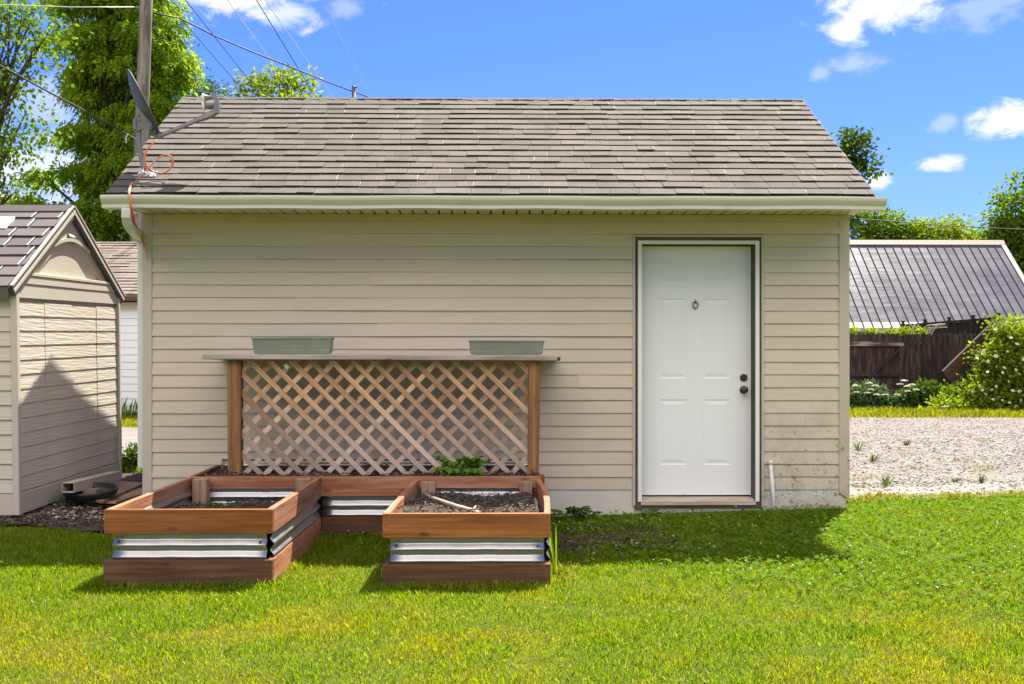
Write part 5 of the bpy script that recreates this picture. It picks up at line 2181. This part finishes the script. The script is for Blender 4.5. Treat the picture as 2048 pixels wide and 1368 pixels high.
mb.prism([O + Vector((mx1 - .03, 0, 0)) + m_n * .05, O + Vector((mx1 + .17, 0, 0)) + m_n * .05, O + Vector((mx1 + .17, 0, 0)) + m_s * mL + m_n * .05, O + Vector((mx1 - .03, 0, 0)) + m_s * mL + m_n * .05], -m_n * .1)
mb.prism([O + Vector((mx0, 0, 0)) + m_s * (mL - .26) + m_n * .06, O + Vector((mx1 + .17, 0, 0)) + m_s * (mL - .26) + m_n * .06, O + Vector((mx1 + .17, 0, .06)) + m_s * mL + m_n * .05, O + Vector((mx0, 0, .06)) + m_s * mL + m_n * .05], -m_n * .05)
mb.build('roof_trim', M['metal_trim'], mroof)
mb = MB()
mb.bx(mx0 + .3, mx1 - .3, my0 + .5, my0 + .65, .0, mz0 + .1, .5)
for xx in (mx0 + .3, mx1 - .45):
    mb.prism([(xx, my0 + .65, 0), (xx, 2 * my1 - my0 - .5, 0), (xx, 2 * my1 - my0 - .5, mz0), (xx, my1, mz1 - .3), (xx, my0 + .65, mz0)], (.15, 0, 0))
mb.build('wall', M['yellow_wall'], mbldg)

# dark gutter line of a roof far left, above the plastic shed
dk = thing('dark_roof_house', 'far house with dark grey roof rising behind left shed', 'house', (-22, 42, .15))
mb = MB()
a, b = P(-60, 362, 40), P(75, 433, 40)
e = P(75, 433, 40)
mb.prism([a, b, b - Vector((0, 0, .38)), a - Vector((0, 0, .38))], (0, 6, 0), .5)
mb.build('roof', M['shed_roof'], dk)
mb = MB()
for k in (0, .30):
    mb.bar(a - Vector((0, .03, k)), b - Vector((0, .03, k)), .09, .08)
mb.build('roof_edge', M['metal_trim'], dk)
mb = MB()
mb.prism([(a.x, 40.4, 0), (b.x - .3, 40.4, 0), (b.x - .3, 40.4, b.z - .4), (a.x, 40.4, a.z - .45)], (0, 5, 0), .5)
mb.build('wall', M['yellow_wall'], dk)

# ------------------------------------------------------------------ fence, gate, planks, plants along the fence
FYY = 23.6
gzf = .15


def picket(mb, x, y, w, z0, z1, t=None):
    t = random.random() if t is None else t
    e = w * .28
    ou, ov = random.random() * 20, random.random() * 20
    pts = [(x, z0), (x + w, z0), (x + w, z1 - e), (x + w - e * .4, z1 - e * .3), (x + w - e, z1), (x + e, z1), (x + e * .4, z1 - e * .3), (x, z1 - e)]
    b0 = len(mb.v)
    for yy in (y, y + .02):
        mb.v += [(px, yy, pz) for px, pz in pts]
    n = len(pts)
    uv = [(pz + ou, px + ov) for px, pz in pts]
    mb.face(range(b0, b0 + n), uv, t)
    mb.face(range(b0 + 2 * n - 1, b0 + n - 1, -1), uv[::-1], t)
    for i in range(n):
        j = (i + 1) % n
        mb.face((b0 + j, b0 + i, b0 + n + i, b0 + n + j), None, t)


fence = thing('fence', 'dark brown picket fence with narrow gaps right of the gate', 'fence', (11, FYY, gzf))
zt = Z(667, FYY)
mb = MB()
x = X(1808, FYY)
while x < X(2200, FYY):
    w = random.uniform(.10, .115)
    picket(mb, x, FYY - .02, w, gzf - .05, zt + random.uniform(-.012, .012))
    x += w + random.choice((.010, .018, .030, .004))
mb.build('pickets', M['fence'], fence)
mb = MB()
for py in (690, 748):
    mb.bx(X(1808, FYY), X(2200, FYY), FYY + .004, FYY + .045, Z(py + 5, FYY), Z(py - 3, FYY))
mb.build('rail', M['fence'], fence)
for px in (1812, 1893, 2075):
    mb = MB()
    mb.bx(X(px, FYY), X(px, FYY) + .1, FYY + .046, FYY + .146, gzf - .1, zt - .05)
    mb.build('post', M['fence'], fence)
fl = thing('fence', 'dark brown picket fence left of the gate behind garage', 'fence', (5, FYY, gzf))
mb = MB()
x = X(1500, FYY)
while x < X(1690, FYY) - .1:
    picket(mb, x, FYY - .02, .105, gzf - .05, zt + random.uniform(-.012, .012))
    x += .112
mb.build('pickets', M['fence'], fl)
mb = MB()
for py in (690, 748):
    mb.bx(X(1500, FYY), X(1690, FYY), FYY + .004, FYY + .045, Z(py + 5, FYY), Z(py - 3, FYY))
mb.build('rail', M['fence'], fl)
gate = thing('gate', 'dark brown plank gate with diagonal brace and peeling top rail', 'gate', (X(1750, FYY), FYY, gzf))
mb = MB()
x = X(1692, FYY)
while x < X(1797, FYY):
    picket(mb, x, FYY - .02, .106, gzf + .02, zt + random.uniform(-.012, .012))
    x += .109
mb.build('pickets', M['fence'], gate)
mb = MB()
gx0, gx1 = X(1692, FYY), X(1805.5, FYY)
mb.bx(gx0, gx1, FYY - .062, FYY - .022, Z(692, FYY), Z(683, FYY))
mb.build('top_rail', M['fence_rail'], gate)
mb = MB()
mb.bx(gx0, gx1 - .07, FYY - .06, FYY - .022, Z(753, FYY), Z(745, FYY))
mb.build('middle_rail', M['fence'], gate)
mb = MB()
mb.bx(gx1 - .065, gx1, FYY - .058, FYY - .022, Z(820, FYY), Z(693, FYY))
mb.build('stile', M['fence'], gate)
mb = MB()
mb.bar((X(1800, FYY), FYY - .08, Z(693, FYY)), (X(1706, FYY), FYY - .08, Z(783, FYY)), .03, .11, (0, -1, 0))
mb.v = mb.v
mb.build('diagonal_brace', M['fence'], gate)

rear = thing('fence', 'taller dark fence with ball topped posts running back behind pickets', 'fence', (10.7, 25.5, gzf))
A, B = P(1806, 651, 27.6), P(2000, 636, 23.95)
mb = MB()
mb.bar(A + Vector((0, 0, 0)), B, .09, .05)
mb.bar(A - Vector((0, 0, .85)), B - Vector((0, 0, .85)), .05, .09)
n = 40
for i in range(n):
    p = A.lerp(B, i / n)
    mb.bar(p - Vector((0, 0, 1.9)), p - Vector((0, 0, .03)), .045, .045, (0, 1, 0))
mb.build('panel', M['fence'], rear)
for px in (1806, 1850, 1898.5, 1946.5, 1997):
    f = (px - 1806) / (2000 - 1806.0)
    # depth along the fence at that column
    lo, hi = 0.0, 1.0
    for _ in range(30):
        m_ = (lo + hi) / 2
        q = A.lerp(B, m_)
        pxx = 1024 + FPX * ((q.x / q.y - math.tan(YAW)) / (1 + q.x / q.y * math.tan(YAW)))
        if pxx < px:
            lo = m_
        else:
            hi = m_
    q = A.lerp(B, lo)
    mb = MB()
    mb.bx(q.x - .05, q.x + .05, q.y - .05, q.y + .05, gzf - .1, q.z + .03)
    post = mb.build('post', M['fence'], rear)
    mb = MB()
    mb.lathe([(.05, 0), (.055, .012), (.028, .02), (.03, .03), (.047, .05), (.05, .068), (.04, .09), (.018, .102), (0, .103)], (q.x, q.y, q.z + .03), (0, 0, 1), 14)
    mb.build('post_cap', M['fence'], post, smooth=True)

mb = MB()
mb.bar(P(1890, 752, 22.4), P(1996, 648, 22.9), .06, .26, (0, 0, 1))
M['plank'] = wood('brown_plank', (.038, .019, .013), (.07, .038, .026), .7, tint=.1, knots=False)
tag(mb.build('plank', M['plank'], None, bevel=.008, loc=tuple(P(1887, 752, 23.2))), 'thick brown plank slanting down across fence beside rose bush', 'plank')
mb = MB()
mb.bar(P(1944, 744, 23.1), P(2016, 693, 23.1), .05, .10, (0, 0, 1))
tag(mb.build('plank', M['fence'], None, bevel=.008, loc=tuple(P(1944, 744, 23.1))), 'shorter plank below the thick one half hidden in rose bush', 'plank')

# rose bush
rx, ryy = X(2010, 22.2), 22.2
rose = thing('rose_bush', 'large rose bush with pale pink flowers in front of fence', 'rose bush', (rx, ryy, gzf))
rb = []
for px, py, r, rz in ((1975, 790, .5, .45), (2040, 780, .6, .55), (2000, 735, .45, .4), (2035, 700, .5, .45), (1988, 712, .24, .22), (2020, 676, .26, .24), (2060, 680, .5, .45), (1935, 800, .34, .30), (1965, 815, .4, .22), (2090, 760, .6, .6), (1958, 706, .09, .07), (2010, 652, .12, .1)):
    p = P(px, py, ryy)
    rb.append((p.x, ryy, p.z, r * .92, .55, rz * .95))
foliage('foliage', rb, 420, 30, .11, .085, .055, M['leaf_yellow'], 61, rose, .3, .4)
foliage('inner_foliage', [(a, b + .15, c, d * .8, e * .7, f * .8) for a, b, c, d, e, f in rb], 130, 26, .12, .09, .06, M['leaf_dark'], 62, rose, .3, .1)
stems('stem', (rx, ryy, gzf), [(b[0], b[1], b[2]) for b in rb], .018, M['bark'], rose)


def rosette():
    mb = MB()
    for ring, (n, r, h, tl_) in enumerate(((5, .052, .0, .25), (5, .036, .012, .7), (4, .02, .018, 1.2))):
        for k in range(n):
            a = 2 * PI * k / n + ring * .6
            o = Vector((math.cos(a), math.sin(a), 0))
            s = Vector((-math.sin(a), math.cos(a), 0))
            up_ = Vector((0, 0, 1))
            tip = o * r * math.cos(tl_) + up_ * (h + r * math.sin(tl_))
            b = up_ * h * .6
            mb.poly([b, b + (tip - b) * .55 + s * r * .55, tip + s * r * .25, tip - s * r * .25, b + (tip - b) * .55 - s * r * .55], random.random())
    return mb


rnd = random.Random(77)
first = None
for px, py in ((1968, 703), (1993, 712), (2014, 703), (1975, 745), (2004, 747), (2040, 748), (2033, 688), (1963, 778), (1984, 778), (1947, 780), (1972, 790), (2017, 765), (2027, 780), (2041, 782), (1992, 773), (2018, 807), (2032, 815), (2004, 800), (1964, 707),
               (1952, 715), (2030, 740), (1957, 772), (1990, 660), (2022, 675), (1985, 800), (2045, 720), (2010, 735), (1978, 725), (2040, 800)):
    Y = ryy - .62 + rnd.random() * .12
    p = P(px + rnd.uniform(-2, 2), py + rnd.uniform(-2, 2), Y)
    if first is None:
        first = rosette().build('flower', M['petal'], None, fix=False)
        f_ = first
    else:
        f_ = first.copy()
        COL.objects.link(f_)
    f_.parent = rose
    f_.location = p - rose.location
    f_.rotation_euler = (rnd.uniform(.6, 1.5), rnd.uniform(-.4, .4), rnd.uniform(-.6, .6))
    f_.scale = [rnd.uniform(.45, .8)] * 3

# flowering plants in front of the gate and fence
for nm, lb, spec, mat, fl_, seed in (
        ('flowering_plant', 'blue green leafy plant with white flower heads before the gate', ((1715, 800, .34, .28), (1755, 800, .36, .28), (1735, 785, .25, .2), (1785, 805, .22, .2)), M['leaf_blue'], ((1711, 772), (1738, 767), (1750, 772), (1741, 780), (1752, 790), (1770, 790), (1712, 785), (1735, 786)), 71),
        ('flowering_plant', 'dark green leafy plant with tall white flowers right of the gate', ((1835, 800, .42, .3), (1870, 800, .40, .28), (1820, 805, .3, .25), (1855, 785, .3, .2)), M['leaf_bush'], ((1808, 762), (1800, 769), (1815, 773), (1824, 770), (1816, 783), (1833, 780), (1794, 790)), 72),
        ('low_plant', 'low dark green plants in shade under thick plank', ((1905, 805, .3, .22), (1890, 815, .3, .16)), M['leaf_dark'], (), 73),
        ('low_plant', 'small pale green plant at foot of rose bush', ((1888, 818, .18, .12), (1915, 820, .25, .12), (1945, 824, .25, .10)), M['leaf_yellow'], ((1890, 814),), 74)):
    Y = 22.9 if seed < 74 else 22.0
    c = P(spec[0][0], spec[0][1], Y)
    t = thing(nm, lb, 'plant', (c.x, Y, gzf))
    bl = []
    for px, py, r, rz in spec:
        p = P(px, py, Y)
        bl.append((p.x, Y, p.z, r, .3, rz))
    foliage('foliage', bl, 110, 26, .08, .085, .055, mat, seed, t, .4, .3)
    tips = []
    mbf = MB()
    for px, py in fl_:
        p = P(px, py, Y - .28)
        tips.append(p)
        mbf = MB()
        for k in range(26):
            a, r = random.random() * 2 * PI, math.sqrt(random.random()) * .075
            q = p + Vector((r * math.cos(a), r * math.sin(a) * .7, .02 - r * r * 3 + random.uniform(-.008, .008)))
            mbf.box(q, (.011, 0, 0), (0, .011, 0), (0, 0, .007), .5)
        mbf.build('flower_head', M['umbel'], t)
    if tips:
        stems('stem', (c.x, Y, gzf), tips, .010, mat, t)
p = P(1842, 812, 21.6)
blades('leafy_plant', 'pointed bright green plant at edge of grass strip', (p.x, 21.6, gzf), 12, .28, .22, M['leaf_yellow'], 75, wid=.06)
vine = thing('vine', 'yellow green vine leaves growing along top of gate', 'vine', (X(1760, 23.9), 23.9, gzf))
vb = []
for px, py, r, rz in ((1703, 664, .10, .05), (1738, 665, .08, .05), (1778, 665, .14, .04), (1800, 663, .18, .05), (1820, 664, .12, .04), (1843, 665, .05, .04)):
    p = P(px, py, 23.85)
    vb.append((p.x, 23.85, p.z, r, .12, rz))
foliage('foliage', vb, 34, 12, .03, .085, .065, M['leaf_yellow'], 76, vine, .2, .2)
stems('stem', (X(1760, 23.9), 23.9, gzf), [(b[0], b[1], b[2]) for b in vb], .012, M['bark'], vine)

# bare twigs heaped between the two fences
tw = MB()
rnd = random.Random(5)
for i in range(16):
    p = P(rnd.uniform(1812, 1850), 668, 23.9)
    q = P(rnd.uniform(1815, 1900), rnd.uniform(645, 658), 24.1)
    tw.tube([p - Vector((0, 0, .3)), p.lerp(q, .55) + Vector((0, 0, .06)), q], [.01, .008, .004], 5, caps=False)
tag(tw.build('dry_twigs', M['sill'], None, loc=tuple(P(1830, 668, 23.9))), 'bundle of dry pale twigs sticking up behind fence', 'twigs')

# weeds in the gravel
for px, py, n, h, lb in ((1772, 974, 9, .13, 'green weed on concrete edge in gravel nearest the garage'), (1745, 925, 8, .13, 'upright weed in gravel close to garage corner'), (1910, 968, 8, .07, 'low weed tuft in gravel right of the concrete edge'), (1962, 970, 8, .10, 'dark weed in gravel near right edge of photo'),
                        (1813, 893, 8, .12, 'weed at edge of worn track across the gravel'), (1716, 903, 8, .16, 'weed sprouting beside garage corner in gravel')):
    Y = FPX * (1.2 - .1) / (py - HOR)
    for _ in range(4):
        xx = X(px, Y)
        Y = FPX * (CZ - zgf(xx, Y)) / (py - HOR)
    xx = X(px, Y)
    blades('weed', lb, (xx, Y, zgf(xx, Y)), n * 3, h * .8, h * .95, M['leaf_bush'], int(px), wid=.009, group='weeds growing in the gravel')
# shrub between shed and garage, and tall grass stalks by the white wall
sh = thing('shrub', 'small dark green shrub growing between shed and garage corner', 'shrub', (X(262, 11.2), 11.2, zgf(-4, 11.2)))
bl = []
for px, py, r, rz in ((262, 930, .16, .12), (250, 945, .16, .09), (275, 940, .16, .12), (268, 910, .07, .10), (282, 920, .10, .10)):
    p = P(px, py, 11.2)
    bl.append((p.x, 11.2, p.z, r, .16, rz))
foliage('foliage', bl, 130, 16, .04, .045, .03, M['leaf_bush'], 81, sh, .2, .2)
stems('stem', tuple(sh.location), [(b[0], b[1], b[2]) for b in bl], .006, M['bark'], sh)
p = P(110, 984, 8.95)
lobed_plant('weed', 'pale leaved weed at end of the beige vinyl rail', (p.x + .16, 8.9, zgf(-3.8, 8.9)), 10, .11, M['leaf_blue'], 14)
for px, py, lb in ((172, 1008, 'little green weed in pebbles before the boards'), (240, 1000, 'small weed at corner of the nearer board')):
    Y = FPX * 1.16 / (py - HOR)
    xx = X(px, Y)
    blades('weed', lb, (xx, Y, zgf(xx, Y)), 12, .09, .08, M['leaf_yellow'], int(px), wid=.014)

# ------------------------------------------------------------------ utility poles and lines
pole = thing('utility_pole', 'thick weathered grey wooden utility pole behind left end of garage', 'utility pole', (X(266, 29), 29, .15))
mb = MB()
b_, t_ = P(262.5, 830, 29), P(298, -150, 29)
mb.tube([b_.lerp(t_, f) for f in (0, .2, .4, .6, .8, 1)], [.19, .186, .18, .174, .168, .165], 14)
mb.build('shaft', M['pole'], pole, smooth=True)
mb = MB()
q = P(255, 268, 28.8)
mb.tube([q, P(252, 276, 28.8), P(252, 286, 28.8)], .022, 6)
mb.tube([P(280, 282, 28.85), q], .012, 6)
mb.build('clamp', M['zinc'], pole)
pole2 = thing('utility_pole', 'small distant pole tip rising just above garage ridge', 'utility pole', (X(708, 37), 37, .15))
mb = MB()
mb.tube([P(708, 830, 37), P(708, 172, 37)], [.12, .07], 10)
mb.build('shaft', M['wire'], pole2, smooth=True)
mb = MB()
mb.bar(P(707, 176, 36.9), P(714, 174.5, 36.9), .05, .04)
mb.build('bracket', M['wire'], pole2)


def wire(label, pts, r, mat, sag=0.0):
    mb = MB()
    pts = [Vector(p) for p in pts]
    if len(pts) == 2 and sag:
        a, b = pts
        pts = [a.lerp(b, f) - Vector((0, 0, sag * 4 * f * (1 - f))) for f in [i / 16 for i in range(17)]]
    mb.tube(pts, r, 6)
    tag(mb.build('power_line', mat, None, smooth=True, loc=tuple(pts[0])), label, 'power line', 'overhead lines')


def level(px0, py0, px1, py1, h, y0=12.0, y1=60.0):
    """straight line at constant height h above the eye through two photo pixels, run on to depths y0..y1"""
    a = P(px0, py0, h * FPX / (HOR - py0))
    b = P(px1, py1, h * FPX / (HOR - py1))
    d = (b - a) / (b.y - a.y)
    return a + d * (y0 - a.y), a + d * (y1 - a.y)


wire('thick service cable rising left from clamp on utility pole', [P(252, 268, 28.8), P(170, 222, 27.0), P(90, 180, 25.2), P(0, 131, 23.4), P(-150, 45, 20.5)], .022, M['wire_lit'] if False else M['wire'])
wire('thin line running left from top of utility pole', [P(283, 14, 28.9), P(140, 14, 28.2), P(0, 9, 27.5), P(-200, -2, 26.5)], .010, M['wire_lit'])
wire('heavy sagging cable from utility pole down to distant pole tip', [P(297, 24, 29), P(359, 36, 30.2), P(428, 71, 31.3), P(500, 102, 32.5), P(582, 134, 34), P(650, 162, 35.5), P(706, 183, 37), P(760, 203, 39)], .022, M['wire'])
wire('dark line crossing sky leftmost from photo top to ridge', level(371, 0, 493, 154, 9.6, 20, 60), .012, M['wire'])
wire('dark line just below the leftmost one by tree edge', level(386, 65, 482, 176, 9.0, 24, 60), .011, M['wire'])
wire('dark line in middle of sky left of the distant pole', level(513, 0, 630, 192, 10.0, 15, 60), .014, M['wire'])
wire('pale line between two dark lines above ridge', level(455, 0, 554, 137, 10.4, 15, 60), .011, M['wire_lit'])
wire('pale line just right of the middle dark line', level(530, 0, 664, 192, 10.3, 15, 60), .013, M['wire_lit'])
wire('pale line farthest right passing distant pole tip', level(645, 0, 741, 193, 10.6, 15, 60), .013, M['wire_lit'])
wire('thin dark line across trees behind metal roof', [P(1600, 425, 50), P(1700, 436, 50), P(1790, 443, 50), P(1900, 452, 50), P(2048, 459, 50), P(2200, 464, 50)], .02, M['wire'])

# ------------------------------------------------------------------ trees


def bl(Y, items, dy=1.0, k=1.0):
    """crown lobes from photo-pixel centres and radii (px) at depth Y"""
    out = []
    for px, py, rx_, ry_ in items:
        p = P(px, py, Y)
        out.append((p.x, Y + random.uniform(-.5, .5) * dy, p.z, rx_ / FPX * Y * k, max(rx_, ry_) / FPX * Y * dy, ry_ / FPX * Y * k))
    return out


random.seed(19)
YT = 36.0
tree('locust_tree', 'tall bright green tree with drooping sprays behind utility pole', (X(210, YT), YT, .15), 15.5, .38,
     bl(YT, ((230, -60, 130, 80), (190, 40, 95, 70), (310, 30, 65, 65), (250, 110, 110, 70), (330, 150, 48, 55), (175, 150, 50, 50), (225, 210, 75, 50), (320, 215, 50, 45), (165, 262, 48, 38), (250, 290, 75, 50), (185, 335, 60, 42), (290, 350, 60, 55), (110, 352, 38, 26), (210, 412, 85, 45), (125, 425, 60, 40), (290, 440, 55, 60), (60, 412, 40, 24), (200, 500, 110, 50)), .8),
     215, 54, .27, .36, .075, M['leaf_locust'], 101, droop=.85, spray=True, limbs=70, top=(X(225, YT), YT, 14.5), shell=.5, flat=.45)
YA = 30.0
tree('poplar_tree', 'dark sparse tree with visible limbs at left photo edge', (X(-60, YA), YA, .15), 13, .3,
     bl(YA, ((-20, 40, 95, 70), (60, 30, 60, 50), (-10, 150, 70, 55), (60, 110, 50, 40), (30, 220, 50, 35), (-20, 280, 60, 50), (40, 300, 45, 30), (0, 360, 70, 35), (75, 250, 28, 25), (85, 60, 45, 35), (-100, 200, 90, 120)), .9),
     230, 26, .36, .14, .105, M['leaf_mid'], 102, droop=.5, limbs=60, shell=.3, top=(X(-30, YA), YA, 11.5))
YM = 46.0
tree('maple_tree', 'loose treetop with spreading twigs above garage ridge', (X(555, YM), YM, .15), 13.5, .25,
     bl(YM, ((555, 165, 42, 26), (525, 150, 22, 14), (595, 155, 22, 16), (505, 172, 24, 9), (560, 205, 60, 30), (600, 180, 18, 12), (520, 130, 12, 6), (545, 140, 14, 12), (460, 190, 22, 8), (615, 150, 6, 12), (580, 240, 110, 40)), .8),
     130, 28, .28, .26, .12, M['leaf_yellow'], 103, droop=.0, limbs=60, shell=.5, top=(X(560, YM), YM, 12.2), flat=.5)
YC = 52.0
tree('spruce_tree', 'dull dark treetop beside bright tree left of ridge', (X(400, YC), YC, .15), 14, .3,
     bl(YC, ((385, 165, 26, 30), (365, 130, 16, 30), (425, 185, 30, 18), (350, 110, 14, 24), (440, 180, 12, 10), (400, 230, 80, 40)), .8),
     120, 26, .4, .26, .10, M['leaf_dark'], 104, droop=.1, limbs=30, shell=.3)
YR = 44.0
tree('linden_tree', 'dark glossy treetop leaning out past right roof slope', (X(1640, YR), YR, .15), 11, .28,
     bl(YR, ((1702, 300, 28, 38), (1712, 275, 14, 22), (1690, 330, 30, 28), (1732, 332, 26, 12), (1740, 318, 12, 8), (1650, 340, 60, 50), (1722, 345, 22, 12), (1620, 420, 90, 60)), .8),
     200, 34, .26, .19, .13, M['leaf_dark'], 105, droop=.35, limbs=40, shell=.45)
YB = 58.0
tree('garden_tree', 'round yellow green tree behind left part of metal roof', (X(1745, YB), YB, .15), 9, .25,
     bl(YB, ((1735, 450, 60, 32), (1790, 462, 40, 24), (1760, 440, 30, 24), (1700, 440, 40, 30), (1780, 500, 80, 50)), .7),
     120, 44, .30, .24, .14, M['leaf_mid'], 106, droop=.3, limbs=30, shell=.7, group='trees behind the metal roof')
tree('garden_tree', 'wide bright tree behind middle of metal roof', (X(1880, YB), YB + 2, .15), 8.6, .25,
     bl(YB, ((1880, 458, 45, 24), (1840, 468, 40, 20), (1925, 466, 40, 22), (1895, 448, 24, 18), (1890, 510, 90, 50)), .7),
     120, 44, .30, .24, .14, M['leaf_yellow'], 107, droop=.3, limbs=30, shell=.7, group='trees behind the metal roof')
YG = 53.0
tree('garden_tree', 'tallest green tree at right photo edge above metal roof', (X(2060, YG), YG, .15), 9, .3,
     bl(YG, ((2025, 440, 55, 40), (2045, 395, 45, 40), (1985, 450, 32, 24), (2070, 480, 70, 60), (2040, 365, 20, 16), (2010, 490, 50, 40), (2110, 420, 70, 60), (2030, 540, 60, 50)), .7),
     210, 44, .30, .23, .14, M['leaf_mid'], 108, droop=.35, limbs=40, shell=.65, group='trees behind the metal roof')
